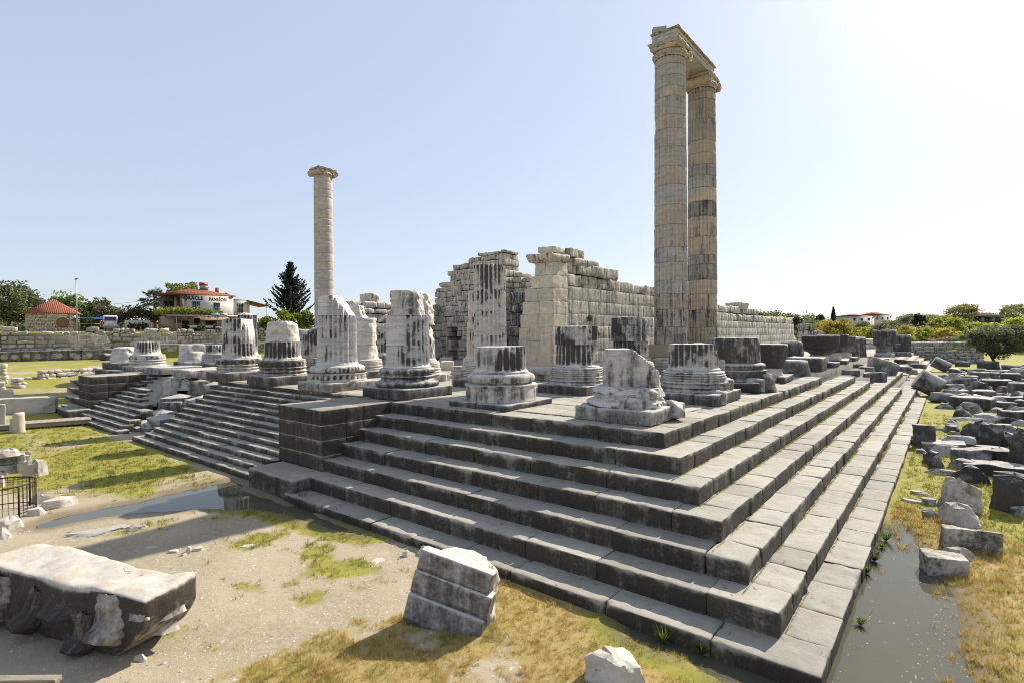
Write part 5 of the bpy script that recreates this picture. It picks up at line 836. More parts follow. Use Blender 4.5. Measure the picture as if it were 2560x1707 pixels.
bal = part('balcony_railing', plain('dark_railing', (.03, .028, .025), .6), (-1.85, 1.4, 3.3), (.05, 3.0, .06)); part('balcony_railing', M_FRAME, (-.95, -.1, 3.3), (1.85, .05, .06))
for q in range(9): part('baluster', M_DKW, (-1.85+q*.22, -.1, 2.85), (.05, .05, .9), par=bal)
for x, wd, ht, z in ((2.0, .95, 1.35, 3.6), (4.75, .80, 1.3, 3.5), (HL+2.05, .82, 1.35, 3.55)):
    y0 = -.004 if x < HL else .6-.004; f = part('window', M_FRAME, (x, y0-.02, z), (wd+.16, .08, ht+.16)); part('pane', M_DKW, (x, y0-.065, z), (wd, .02, ht), par=f); part('sill', M_PLAS, (x, y0-.1, z-ht/2-.12), (wd+.4, .24, .08), par=f)
    for q in (-.3, 0, .3): part('bar', M_FRAME, (x+q*wd, y0-.09, z), (.03, .03, ht), par=f)
    part('bar', M_FRAME, (x, y0-.085, z), (wd, .03, .05), par=f)
for x in (-1.2, -.5): part('side_door', M_DKW, (x, 3.18, 3.5), (.5, .06, 1.9))
part('terrace_roof', M_TIN, (3.3, -1.7, 2.25), (11.6, 3.6, .10), M=rot(.05, 0, 0)); part('terrace_edge', M_METAL, (3.3, -3.5, 2.1), (11.6, .06, .22))
for x in (-1.3, 3.9, 8.7): mb = MB(); tube(mb, [(x, -3.4, 0), (x, -3.4, 2.1)], .055, 8); mb.build('terrace_post', M_METAL, H)
for x, w_, h_, m_ in ((.8, .9, 1.2, M_DKW), (2.3, .75, 1.9, M_DKW), (4.2, 1.5, 1.3, M_DKW), (6.6, .8, 1.9, M_DKW)): part('ground_floor_opening', m_, (x, .79, h_/2+.3*(h_ < 1.5)), (w_, .08, h_))
part('picture_board', M_STN, (-.2, .78, 1.4), (.8, .06, .5))
sb = part('cafe_sign', plain('blue_sign', (.10, .42, .55), .5, .05), (3.55, -3.56, 2.32), (1.15, .04, .42)); part('sign_panel', plain('white_sign', (.75, .75, .72), .5, .03), (4.62, -3.56, 2.32), (.98, .038, .40), par=sb)
M_INK = plain('dark_paint', (.012, .014, .03), .7, .05); M_WHITE = plain('white_paint', (.78, .78, .76), .6, .05)
def lettering(txt, name, size, loc, par, mat, sx=1.0, bold=.02, ext=.006):
    cu = bpy.data.curves.new(name, 'FONT'); cu.body = txt; cu.size = size; cu.extrude = ext; cu.offset = bold; cu.space_character = 1.12; cu.align_x = 'LEFT'; o = bpy.data.objects.new(name, cu); COL.objects.link(o); o.parent = par; o.location = loc; o.rotation_euler = (math.pi/2, 0, 0); o.scale = (sx, 1, 1); cu.materials.append(mat); bpy.context.view_layer.update(); me = bpy.data.meshes.new_from_object(o.evaluated_get(bpy.context.evaluated_depsgraph_get())); q = bpy.data.objects.new(name, me); COL.objects.link(q); q.parent = par; q.location = loc; q.rotation_euler = o.rotation_euler; q.scale = o.scale; bpy.data.objects.remove(o); return q
lettering('ORACLE', 'painted_name', .70, (.45, -.02, 4.56), H, M_INK, .86, .032); lettering('PANS\u0130ON', 'painted_name', .68, (3.72, -.02, 4.46), H, M_INK, .74, .032)
lettering('CAFE', 'sign_lettering', .36, (3.06, -3.585, 2.19), sb, M_WHITE, 1.1, .008); lettering('ORACLE', 'sign_lettering', .26, (4.18, -3.585, 2.22), sb, M_INK, .82, .008)
part('side_awning', plain('brown_awning', (.16, .08, .05), .8, .2), (HL+4.6, 2.2, 4.35), (3.4, 4.5, .12), M=rot(0, .22, 0)); mb = MB(); tube(mb, [(HL+5.9, .1, 0), (HL+5.9, .1, 4.0)], .06, 6); mb.build('awning_post', M_METAL, H)
T = rotthing('solar_tank', 'red water tank on a white stand on the tiled roof of the house', 'water tank', P0+np.array([-3.0, 4.3, 6.2]), ang); mb = MB(); tube(mb, [(-.55, 0, .95), (.55, 0, .95)], .30, 14); mb.build('tank', M_RED, T); mb = MB(); box(mb, (0, -.35, .35), (1.2, .08, .75), rot(.5, 0, 0)); mb.build('panel', M_METAL, T, smooth=False)
for x in (-.5, .5): mb = MB(); tube(mb, [(x, 0, -.9), (x, 0, .75)], .04, 5); mb.build('stand_leg', M_WHITE, T)
for n_, x in enumerate((1.0, 3.0, 5.2, 7.0)):
    pp = P0+np.array([math.cos(ang)*x-math.sin(ang)*-2.2, math.sin(ang)*x+math.cos(ang)*-2.2, 0]); tb = thing('cafe_table', 'cafe table with a pale cloth under the terrace roof of the house', 'table', tuple(pp), ang, 'tables on the cafe terrace'); mb = MB(); box(mb, (0, 0, .72), (1.0, .8, .05)); box(mb, (0, -.4, .58), (1.0, .02, .3)); mb.build('tabletop', M_WHITE, tb, smooth=False); mb = MB(); tube(mb, [(0, 0, 0), (0, 0, .7)], .06, 6); mb.build('leg', M_DKW, tb)
# stone hut, lamp post, van, stall, garden wall
P1 = (atD(*z1(690, 668), 73.6)+atD(*z1(232, 660), 71))/2; d1 = atD(*z1(690, 668), 73.6)-atD(*z1(232, 660), 71); a1 = math.atan2(d1[1], d1[0]); w1 = math.hypot(d1[0], d1[1]); HU = rotthing('stone_hut', 'small stone hut with a pyramid roof of red tiles behind the terrace wall', 'hut', P1, a1)
mb = MB(); blocks_wall(mb, (-w1/2, 0), (w1/2, 0), .4, -.6, lambda s: 2.15, .2, (.2, .6), 71, rough=.03, r=.04, gap=.02, side=-1, jit=.03, cell=.25, tv=.25); box(mb, (0, 2.1, .75), (w1-.1, 3.8, 2.75)); mb.build('wall', M_STN, HU, color=(.42, .45, .62, 1)); mb = MB(); e = .22; hw = w1/2+e; mb.add([(-hw, -e, 2.05), (hw, -e, 2.05), (hw, 4.4, 2.05), (-hw, 4.4, 2.05), (0, 2.0, 4.0), (-hw, -e, 1.93), (hw, -e, 1.93), (hw, 4.4, 1.93), (-hw, 4.4, 1.93)], [(5, 6, 1, 0), (6, 7, 2, 1), (7, 8, 3, 2), (8, 5, 0, 3), (8, 7, 6, 5)], [(0, 1, 4), (1, 2, 4), (2, 3, 4), (3, 0, 4)]); mb.build('roof', M_TILE, HU, smooth=False); mb = MB(); star(mb, torus(-.05, .05, .45, .25, 4), nth=20, M=rot(math.pi/2, 0, 0), rough=.12, seed=3); V_ = mb.V[-1]; V_ += np.array([1.2, -.03, .75]); mb.build('mud_patch', plain('mud_patch', (.22, .13, .07), .95), HU)
P2 = atD(*z1(707, 690), 66); LP = thing('lamp_post', 'tall thin lamp post standing behind the terrace wall beside the stone hut', 'lamp post', tuple(P2)); mb = MB(); tube(mb, [(0, 0, 0), (0, 0, 3), (0, 0, 6.2)], [.11, .085, .06], 8); mb.build('pole', M_METAL, LP)
for s_ in (-1, 1): mb = MB(); rbox(mb, (.14*s_, 0, 6.3), (.26, .2, .16), r=.05, amp=.002, cell=.1); mb.build('lamp_head', M_DKW, LP)
P3 = atD(*z1(1130, 640), 84); LP = thing('street_lamp', 'street lamp with a short arm rising above the vine pergola', 'street lamp', tuple(P3)); mb = MB(); tube(mb, [(0, 0, -1), (0, 0, 3.3)], .06, 6); tube(mb, [(0, 0, 2.95), (.45, .55, 2.95)], .03, 5); mb.build('pole', M_METAL, LP); mb = MB(); rbox(mb, (.5, .6, 2.95), (.3, .5, .1), r=.04, amp=.001, cell=.1); mb.build('lamp_head', M_FRAME, LP)
P4 = atD(*z1(1015, 675), 77); VA = thing('parked_van', 'white minibus parked behind the terrace wall, seen from its rear', 'van', tuple(P4), math.atan2(-FW[1], -FW[0])+.72)
M_VAN = plain('van_paint', (.70, .70, .69), .3, .03, spec=.5); mb = MB(); rbox(mb, (-2.3, 0, 1.12), (4.8, 1.9, 1.75), r=.22, amp=0, cell=.3, taper=.10); mb.build('body', M_VAN, VA); mb = MB(); rbox(mb, (.085, 0, 1.5), (.06, 1.35, .55), r=.025, amp=0, cell=.3, M=rot(0, -.05, 0)); mb.build('rear_window', M_DKW, VA)
for s_ in (-1, 1):
    mb = MB(); rbox(mb, (-2.2, s_*.87, 1.5), (3.8, .06, .5), r=.02, amp=0, cell=.4); mb.build('side_window', M_DKW, VA); mb = MB(); box(mb, (.10, s_*.82, 1.0), (.04, .14, .5)); mb.build('tail_light', M_RED, VA, smooth=False)
    for x in (-.8, -3.8): mb = MB(); tube(mb, [(x, s_*.72, .34), (x, s_*.95, .34)], .34, 16); mb.build('wheel', M_DKW, VA)
mb = MB(); rbox(mb, (.1, 0, .42), (.12, 1.8, .22), r=.04, amp=0, cell=.3); mb.build('bumper', M_FRAME, VA); mb = MB(); box(mb, (.10, 0, .8), (.03, .5, .16)); mb.build('number_plate', M_WHITE, VA, smooth=False)
P5 = atD(*z1(800, 672), 75); ST = thing('market_stall', 'open stall under a blue tarpaulin between the hut and the white minibus', 'stall', tuple(P5), ang); mb = MB(); rbox(mb, (0, 0, 1.45), (3.4, 2.2, .08), r=.03, amp=.03, cell=.2, big=.14); mb.build('tarpaulin', plain('blue_tarpaulin', (.05, .13, .42), .6, .1), ST)
for x in (-1.5, 1.5):
    for y in (-.9, .9): mb = MB(); tube(mb, [(x, y, 0), (x, y, 1.45)], .04, 5); mb.build('post', M_DKW, ST)
mb = MB(); box(mb, (0, 0, .7), (2.8, 1.2, .08)); mb.build('counter', M_WOOD, ST, smooth=False)
P6 = atD(*z1(1265, 680), 76.5); mb = MB(); rbox(mb, (0, 0, .6), (3.0, .25, 1.5), r=.03, amp=.01, cell=.4); tag(mb.build('garden_wall', M_PLAS, loc=tuple(P6), rz=ang), 'white garden wall between the vine pergola and the house', 'garden wall')
mb = MB(); A_ = atD(*z1(690, 420), 92); B_ = atD(*z1(1300, 412), 92); tube(mb, [A_*(1-q)+B_*q-np.array([0, 0, .5*math.sin(q*math.pi)]) for q in np.linspace(0, 1, 12)], .02, 4); tag(mb.build('overhead_wire', M_DKW), 'thin overhead wire strung between the trees and the house', 'wire')
# far houses beyond the side steps
def far_house(f, s, x0, x1, yb, yw, yr, dep, lab, storeys=1, ridge=.4):
    A_ = atD(*f(x0, yb), dep); B_ = atD(*f(x1, yb), dep+4); d_ = B_-A_; w = math.hypot(d_[0], d_[1]); m = dep/FPX/s; Hh = rotthing('far_house', lab, 'house', A_, math.atan2(d_[1], d_[0]), 'white houses on the hill'); h = (yb-yw)*m; hr = (yw-yr)*m
    mb = MB(); box(mb, (w/2, 4, h/2-3), (w, 8, h+6)); mb.build('wall', M_PLAS, Hh, smooth=False); mb = MB(); e = .5; mb.add([(-e, -e, h), (w+e, -e, h), (w+e, 8+e, h), (-e, 8+e, h), (w*ridge, 4, h+hr), (w*(1-ridge)+.1, 4, h+hr)], [(0, 1, 5, 4), (2, 3, 4, 5), (3, 2, 1, 0)], [(1, 2, 5), (3, 0, 4)]); mb.build('roof', M_TILE, Hh, smooth=False)
    for q in range(3): mb = MB(); box(mb, (w*(.22+.28*q), -.02, h*.55), (w*.09, .1, h*.4)); mb.build('window', M_DKW, Hh, smooth=False)
    return Hh
far_house(z5, 3.672, 742, 975, 470, 408, 385, 230, 'long white house with a low tiled roof on the hill, the wider of two'); far_house(z5, 3.672, 965, 1135, 460, 400, 368, 245, 'white house with a chimney on the hill, the taller of two'); 
mb = MB(); rbox(mb, (4, 5, 14.2), (.9, .9, 2.0), r=.05, amp=0, cell=1)
A_ = atD(*z5(1740, 480), 240); B_ = atD(*z5(2230, 475), 240); d_ = B_-A_; w = math.hypot(d_[0], d_[1]); BL = rotthing('long_building', 'long low dark building with a flat roof on the hill behind the olive tree', 'building', A_, math.atan2(d_[1], d_[0])); mb = MB(); box(mb, (w/2, 5, 0), (w, 10, 7)); mb.build('wall', plain('dark_facade', (.14, .12, .12), .6, .2), BL, smooth=False); mb = MB(); box(mb, (w/2, 4.5, 3.75), (w+1.5, 12, .6)); mb.build('roof', M_TIN, BL, smooth=False)
for q in range(14): mb = MB(); box(mb, (w*(.06+q*.068), -.05, 1.6), (w*.05, .2, 2.4)); mb.build('window', M_DKW if q % 3 else M_FRAME, BL, smooth=False)
# ------------------------------------------------------------------ plants
def leafmat(name, c, tr=.45):
    t = NT(name); tone = t.attr('tone').outputs['Fac']; oi = t.n('ObjectInfo'); hs = t.n('HueSaturation'); t.l(t.mix(1.0, (*c, 1), oi.outputs['Color'], 'MULTIPLY'), hs.inputs['Color']); t.l(t.math('ADD', 1.0, tone), hs.inputs['Value'])
    t.l(hs.outputs[0], t.p.inputs['Base Color']); t.p.inputs['Roughness'].default_value = .6; t.p.inputs['Specular IOR Level'].default_value = .2
    tl_ = t.n('BsdfTranslucent'); t.l(hs.outputs[0], tl_.inputs[0]); mx = t.n('MixShader'); mx.inputs[0].default_value = tr; t.l(t.p.outputs[0], mx.inputs[1]); t.l(tl_.outputs[0], mx.inputs[2]); out = [n for n in t.t.nodes if n.type == 'OUTPUT_MATERIAL'][0]; t.l(mx.outputs[0], out.inputs[0]); return t.m
M_LEAF = leafmat('tree_leaves', (1, 1, 1)); M_BARK = plain('bark', (.14, .11, .085), .95, .25, 8, bump=.5)
rng = np.random.default_rng(3)
def leaves(mb, P, size, tone, flat=.0):
    n = len(P); d = rng.normal(size=(n, 3)); d /= np.linalg.norm(d, axis=1, keepdims=True); d[:, 2] *= (1-flat); e = np.cross(d, rng.normal(size=(n, 3))); e /= np.maximum(np.linalg.norm(e, axis=1, keepdims=True), 1e-6)
    s = size*rng.uniform(.6, 1.35, n)[:, None]; a = d*s; b = e*s*.55; V = np.stack([P-a, P+b, P+a, P-b], 1).reshape(-1, 3); mb.add(V, np.arange(n*4).reshape(-1, 4), tone=np.repeat(tone, 4))
def crown_pts(n, K, rx, ry, rz, cz, spread=.30, low=-.6, seed=0):
    r = np.random.default_rng(seed); C = r.normal(size=(K, 3)); C /= np.linalg.norm(C, axis=1, keepdims=True); C *= (r.uniform(.25, 1, (K, 1))**.5)*.82; C[:, 2] = np.maximum(C[:, 2], low); k = r.integers(0, K, n); sz = r.uniform(.55, 1.3, K)
    P = C[k]+np.clip(r.normal(size=(n, 3)), -1.7, 1.7)*spread*.55*sz[k][:, None]; tone = r.uniform(-.28, .28, K)[k]+r.uniform(-.12, .12, n)
    return P*np.array([rx, ry, rz])+np.array([0, 0, cz]), tone, C*np.array([rx, ry, rz])+np.array([0, 0, cz])
def tree(name, lab, loc, h, w, trunk, n, leaf, col, K=34, seed=0, spread=.30, group=None, cat='tree', low=-.6, bare=False, rzv=0):
    t_ = thing(name, lab, cat, loc, rzv, group); rz = (h-trunk)/2*1.05; cz = trunk+(h-trunk)/2; P, tone, C = crown_pts(n, K, w/2, w/2, rz, cz, spread, low, seed)
    mb = MB(); leaves(mb, P, leaf, tone); mb.build('crown', M_LEAF, t_, smooth=False, color=(*col, 1)); mb = MB(); rnd = random.Random(seed); fork = np.array([rnd.uniform(-.1, .1)*w, rnd.uniform(-.1, .1)*w, max(trunk, h*.22)]); tr = max(.06, h*.022)
    tube(mb, [(0, 0, -.3), fork*.5+np.array([rnd.uniform(-.2, .2), 0, 0])*tr, fork], [tr*1.5, tr*1.1, tr], 8)
    for c in C[:min(K, 16)]: tube(mb, [fork-np.array([0, 0, .2]), (fork+c)/2+np.array([0, 0, .08*h]), c], [tr*.6, tr*.35, tr*.12], 5)
    mb.build('trunk', M_BARK, t_); return t_
def copytree(src, lab, loc, rzv, sc, col, group):
    r = src.copy(); COL.objects.link(r); r.location = loc; r.rotation_euler = (0, 0, rzv); r.scale = sc; r['label'] = lab; r['group'] = group
    for ch in list(src.children):
        c = ch.copy(); COL.objects.link(c); c.parent = r
        if ch.name.startswith('crown'): c.color = (*col, 1)
    return r
GTL = 'trees behind the terrace wall'
def tz1(x, y, dep): p = atD(*z1(x, y), dep); return p
OL = (.15, .17, .085); GR_ = (.19, .24, .06); YG = (.26, .27, .05); DKG = (.035, .05, .03)
def at_tree(f, s, x, yb, yt, wpx, dep, trunkf, name, lab, n, leaf, col, **kw):
    p = atD(*f(x, yb), dep); m = dep/FPX/s; top = atD(*f(x, yt), dep)[2]; g = gz1(p[0], p[1]); p[2] = g if f is z5 else p[2]; h = max(1.2, top-p[2]); return tree(name, lab, tuple(p), h, wpx*m, h*trunkf, n, leaf, col, **kw)
at_tree(z1, 3.672, 60, 690, 195, 520, 84, .12, 'olive_tree', 'large grey green olive tree at the picture edge behind the stone hut', 7000, .24, OL, K=46, seed=1, group=GTL, spread=.26)
at_tree(z1, 3.672, -190, 690, 300, 420, 86, .12, 'olive_tree', 'olive tree mostly cut off by the picture edge', 3000, .26, OL, K=30, seed=21, group=GTL)
at_tree(z1, 3.672, 330, 690, 370, 330, 90, .1, 'broadleaf_tree', 'dull green tree just behind the roof of the stone hut', 3000, .24, OL, K=30, seed=2, group=GTL)
at_tree(z1, 3.672, 610, 690, 348, 330, 88, .1, 'broadleaf_tree', 'round bright green tree between the stone hut and the lamp post', 4200, .24, GR_, K=30, seed=3, group=GTL)
at_tree(z1, 3.672, 810, 690, 430, 270, 90, .1, 'broadleaf_tree', 'dark green tree right of the lamp post above the blue tarpaulin', 3000, .24, (.10, .13, .04), K=26, seed=4, group=GTL)
at_tree(z1, 3.672, 965, 690, 405, 300, 92, .1, 'broadleaf_tree', 'light mottled green tree above the white minibus', 3600, .24, (.17, .18, .06), K=26, seed=5, group=GTL, spread=.25)
at_tree(z1, 3.672, 1690, 600, 222, 350, 100, .3, 'broadleaf_tree', 'pale sparse tree showing above the tiled roof of the house', 3000, .24, (.24, .25, .09), K=26, seed=6, group=GTL, spread=.22)
at_tree(z1, 3.672, 2075, 560, 320, 80, 100, .5, 'broadleaf_tree', 'small dark tree top beside the chimney of the house', 500, .26, OL, K=10, seed=7, group=GTL)
p = tz1(1190, 690, 80); t_ = thing('vine_pergola', 'dark pergola overgrown with dry vines beside the white minibus', 'pergola', tuple(p), ang); P = np.stack([rng.uniform(-4.2, 4.4, 3200), rng.uniform(-1.2, 1.2, 3200), 2.45+.42*rng.normal(size=3200)+.4*np.sin(rng.uniform(-4, 4, 3200))], -1); P[:, 2] += .35*np.sin(P[:, 0]*1.3); mb = MB(); leaves(mb, P, .2, rng.uniform(-.4, .3, 3200)); mb.build('vine', M_LEAF, t_, smooth=False, color=(.14, .13, .07, 1))
for x in (-4, -1.3, 1.3, 4): mb = MB(); tube(mb, [(x, -1, 0), (x, -1, 2.4)], .07, 6); mb.build('post', M_BARK, t_)
# green vine on the cafe terrace roof
pv = P0+np.array([math.cos(ang)*1.0+math.sin(ang)*2.6, math.sin(ang)*1.0-math.cos(ang)*2.6, 2.55]); P = np.stack([rng.uniform(-4.6, 3.6, 2600), rng.uniform(-1.0, 1.2, 2600), .22*rng.normal(size=2600)], -1); P[:, 2] += .25*np.exp(-((P[:, 0]+1.5)/2)**2); mb = MB(); leaves(mb, P, .16, rng.uniform(-.35, .3, 2600)); o = mb.build('grape_vine', M_LEAF, smooth=False, color=(.24, .26, .05, 1), loc=tuple(pv), rz=ang); tag(o, 'bright green vine spreading over the cafe terrace roof of the house', 'vine')
for n_, (x, w) in enumerate(((-3, 1.0), (1.5, .9), (4.6, 1.2), (6.3, 1.0), (8.3, 1.5))):
    pp = P0+np.array([math.cos(ang)*x+math.sin(ang)*4.3, math.sin(ang)*x-math.cos(ang)*4.3, -.2]); tree('garden_shrub', 'low green shrub on the terrace edge before the cafe', tuple(pp), .9+.3*(n_ % 2), w*1.4, .05, 420, .11, (.13, .15, .05) if n_ % 2 else (.08, .10, .05), K=10, seed=70+n_, group='shrubs before the cafe', cat='shrub')
for n_, (x, w) in enumerate(((1200, 70), (1270, 90), (1335, 60))): at_tree(z1, 3.672, x, 690, 640-8*n_, w, 75, .05, 'garden_shrub', ('dark potted shrub before the white garden wall, nearest the pergola', 'wide dark shrub before the middle of the white garden wall', 'small dark shrub before the white garden wall, nearest the house')[n_], 350, .11, (.07, .085, .045), K=10, seed=170+n_, group='shrubs before the garden wall', cat='shrub')
# palm behind the house
p = tz1(1425, 690, 88); m = 88/FPX/3.672; t_ = thing('palm_tree', 'fan palm with a bushy head next to the tiled house', 'palm', tuple(p), 0, GTL); hh = (690-400)*m; mb = MB(); tube(mb, [(0, 0, -.5), (.1, 0, hh*.6), (0, 0, hh)], [.30, .24, .22], 8); mb.build('trunk', M_BARK, t_); mb = MB()
for k_ in range(64):
    a = rng.uniform(0, 6.28); el = rng.uniform(-.75, 1.25); L_ = rng.uniform(1.1, 1.75); d_ = np.array([math.cos(a)*math.cos(el), math.sin(a)*math.cos(el), math.sin(el)]); q = np.array([0, 0, hh])+d_*L_; sd_ = np.cross(d_, [0, 0, 1.0]); sd_ /= np.linalg.norm(sd_)+1e-6; tube(mb, [(0, 0, hh), q], [.03, .02], 3, tone=-.2)
    for f_ in np.linspace(-1.3, 1.3, 13): e_ = d_*math.cos(f_)+sd_*math.sin(f_); e_[2] -= .18*abs(f_)+.1; tip = q+e_*.95; wv_ = np.cross(e_, d_+np.array([.01, .02, .3]))*.09; mb.add([q, (q+tip)/2+wv_, tip, (q+tip)/2-wv_], [(0, 1, 2, 3)], tone=rng.uniform(-.35, .25))
mb.build('fronds', M_LEAF, t_, smooth=False, color=(.09, .10, .05, 1))
# dark conifer behind the lone column
def z2(x, y): return (500+x/3.672, 640+y/3.672)
p = atD(*z2(835, 640), 82); m = 82/FPX/3.672; hh = (640-55)*m; t_ = thing('conifer_tree', 'dark ragged conifer with upswept branches beside the lone column', 'conifer', tuple(p), 0); mb = MB(); tube(mb, [(0, 0, -.5), (0, 0, hh*.95)], [.22, .05], 7); mb.build('trunk', M_BARK, t_); P = []; tn = []; r_ = random.Random(4); bl = MB()
for k_ in range(200):
    z = hh*(.12+.86*(k_/200)**.95); q = (z/hh); R_ = hh*(.37*(1-q)**.95+.02)*r_.uniform(.35, 1.25); a = r_.uniform(0, 6.28); tip = np.array([math.cos(a)*R_, math.sin(a)*R_, z+R_*r_.uniform(.35, .85)]); n_ = int(20+60*R_/2); s_ = np.array([r_.random()**.7 for _ in range(n_)]); b_ = np.array([0, 0, z-.1])*(1-s_)[:, None]+tip*s_[:, None]; b_[:, 2] -= .25*R_*s_*(1-s_)*2; b_ += rng.normal(size=b_.shape)*.13*(1.3-s_)[:, None]; P.append(b_); tn.append(np.full(n_, r_.uniform(-.35, .45)))
mb = MB(); leaves(mb, np.concatenate(P), .15, np.concatenate(tn)); mb.build('crown', M_LEAF, t_, smooth=False, color=(.036, .046, .034, 1))
GB = 'bright bushes under the conifer'
for n_, (x, yb, yt, w, lab) in enumerate(((770, 700, 500, 200, 'lush bright green bush left of the lone column under the conifer'), (900, 700, 520, 190, 'bright green bush touching the foot of the lone column'), (990, 690, 495, 130, 'taller leafy bush just behind the lone column'), (620, 690, 560, 190, 'pale green bush between the house awning and the bright ones'))): at_tree(z2, 3.672, x, yb, yt, w, 76-n_, .05, 'green_bush', lab, 2600, .15, (.22, .27, .03) if n_ < 2 else (.17, .20, .06), K=22, seed=80+n_, group=GB, cat='bush', low=-.9)
# trees beyond the side steps
GTR = 'trees beyond the far end of the steps'
ol = at_tree(z5, 3.672, 2130, 935, 470, 540, 78, .22, 'olive_tree', 'big dark olive tree with a leaning trunk standing among the rubble', 15000, .15, (.13, .145, .08), K=70, seed=31, group=None, spread=.2, low=-.75)
yb_ = at_tree(z5, 3.672, 620, 640, 400, 420, 118, .08, 'yellow_bush', 'large yellowish spring bush behind the mushroom shaped stumps', 6500, .22, (.34, .28, .05), K=60, seed=32, spread=.2, group=GTR, cat='bush')
sA = at_tree(z5, 3.672, 1650, 640, 390, 370, 150, .1, 'broadleaf_tree', 'broad yellow green tree above the block wall', 5200, .27, (.28, .30, .05), K=48, seed=33, group=GTR, spread=.22)
sB = at_tree(z5, 3.672, 1780, 480, 280, 330, 235, .10, 'broadleaf_tree', 'sparse pale tree on the skyline near the long dark building', 6000, .28, (.27, .25, .10), K=54, seed=34, group=GTR, spread=.25)
sC = at_tree(z5, 3.672, 1390, 640, 370, 130, 165, .08, 'dark_pine', 'dark pine rising above the grey shrubs', 2600, .27, (.045, .06, .045), K=30, seed=35, group=GTR, spread=.22, cat='pine')
sD = at_tree(z5, 3.672, 1100, 640, 440, 300, 135, .08, 'grey_shrub', 'grey half bare shrub behind the tallest far stump', 2600, .2, (.19, .18, .12), K=34, seed=36, group=GTR, spread=.2, cat='shrub')
FT = [(940, 640, 480, 230, 140, YG, sA, 'yellow green shrub between the yellow bush and the grey shrub'), (1250, 640, 470, 260, 150, (.17, .18, .10), sD, 'grey green shrub in front of the dark pine'), (1440, 650, 500, 220, 140, (.24, .27, .05), sA, 'green shrub right of the dark pine above the block wall'), (1300, 520, 380, 240, 200, (.15, .17, .09), sB, 'dull green tree on the slope left of the dark pine'), (1530, 560, 455, 110, 160, DKG, sC, 'small dark pine inside the yellow green trees'), (1950, 560, 450, 330, 170, (.33, .33, .05), sA, 'yellowest tree, behind the olive tree'), (2280, 480, 290, 260, 225, (.25, .24, .10), sB, 'tall pale tree on the skyline at the picture edge'), (2300, 560, 400, 260, 180, (.30, .32, .05), sA, 'bright green tree at the picture edge behind the olive'), (1480, 500, 385, 200, 230, (.22, .22, .10), sB, 'hazy pale tree on the skyline above the green trees'), (1620, 660, 590, 330, 130, (.22, .17, .09), sD, 'low brownish shrub along the top of the block wall'), (1780, 650, 560, 260, 140, (.31, .28, .06), sA, 'low yellow shrub between the block wall and the olive tree'), (860, 560, 450, 180, 190, (.11, .14, .07), sB, 'dark green tree below the white houses'), (1120, 520, 440, 200, 210, (.16, .18, .09), sB, 'grey green tree below the taller white house'), (700, 470, 420, 130, 215, (.20, .21, .09), sB, 'pale tree left of the white houses'), (400, 560, 440, 260, 190, (.12, .15, .08), sB, 'dark trees edge behind the end of the long pale wall'), (270, 570, 400, 110, 180, (.06, .08, .06), sC, 'dark conifer close to the end of the long pale wall'), (330, 600, 480, 170, 150, (.13, .16, .08), sA, 'low green tree over the stepped stack of blocks'), (480, 440, 385, 90, 240, (.05, .06, .05), sC, 'far dark conifer top left of the thin cypress'), (950, 410, 365, 190, 260, (.30, .30, .08), sB, 'yellow tree showing over the roof of the wider white house'), (2000, 470, 370, 190, 250, (.20, .19, .12), sB, 'bare grey tree behind the long dark building'), (2140, 480, 360, 60, 250, (.05, .06, .05), sC, 'dark slim tree behind the long dark building'), (1990, 620, 500, 240, 130, (.26, .28, .06), sD, 'yellow green shrub showing left of the olive crown'), (560, 520, 440, 260, 170, (.28, .25, .07), sD, 'pale spring shrub behind the large yellowish bush'), (1200, 600, 520, 200, 165, (.24, .26, .07), sA, 'small yellow green tree among grey shrubs'), (2350, 640, 470, 260, 110, (.16, .18, .07), sA, 'green tree cut by the picture edge behind the olive')]
for n_, (x, yb, yt, w, dep, col, src, lab) in enumerate(FT):
    p = atD(*z5(x, yb), dep); m = dep/FPX/3.672; top = atD(*z5(x, yt), dep)[2]; p[2] = gz1(p[0], p[1]); hs_ = max(v[2] for v in src.children[0].bound_box); ws_ = max(v[0] for v in src.children[0].bound_box)-min(v[0] for v in src.children[0].bound_box); copytree(src, lab, tuple(p), n_*1.7, (w*m/ws_, w*m/ws_, max(1.5, top-p[2])/hs_), tuple(min(.6, q*1.35) for q in col), GTR)
rnd = random.Random(12)
for n_ in range(34):
    x = 830+n_*46+rnd.uniform(-30, 30); dep = rnd.uniform(122, 200); p = atD(*z5(x, 600), dep); p[2] = gz1(p[0], p[1]); h = max(1.6, min(6.5, atD(*z5(x, rnd.uniform(455, 590)), dep)[2]-p[2])); src = rnd.choice((sA, sA, sD, yb_)); hs_ = max(v[2] for v in src.children[0].bound_box); ws_ = max(v[0] for v in src.children[0].bound_box)-min(v[0] for v in src.children[0].bound_box); w = h*rnd.uniform(1.1, 1.9)
    copytree(src, 'spring green shrub in the thicket beyond the far block wall', tuple(p), rnd.uniform(0, 6), (w/ws_, w/ws_, h/hs_), rnd.choice(((.40, .38, .07), (.33, .36, .06), (.26, .27, .12), (.22, .26, .08), (.44, .38, .08))), 'shrubs of the thicket beyond the block wall')
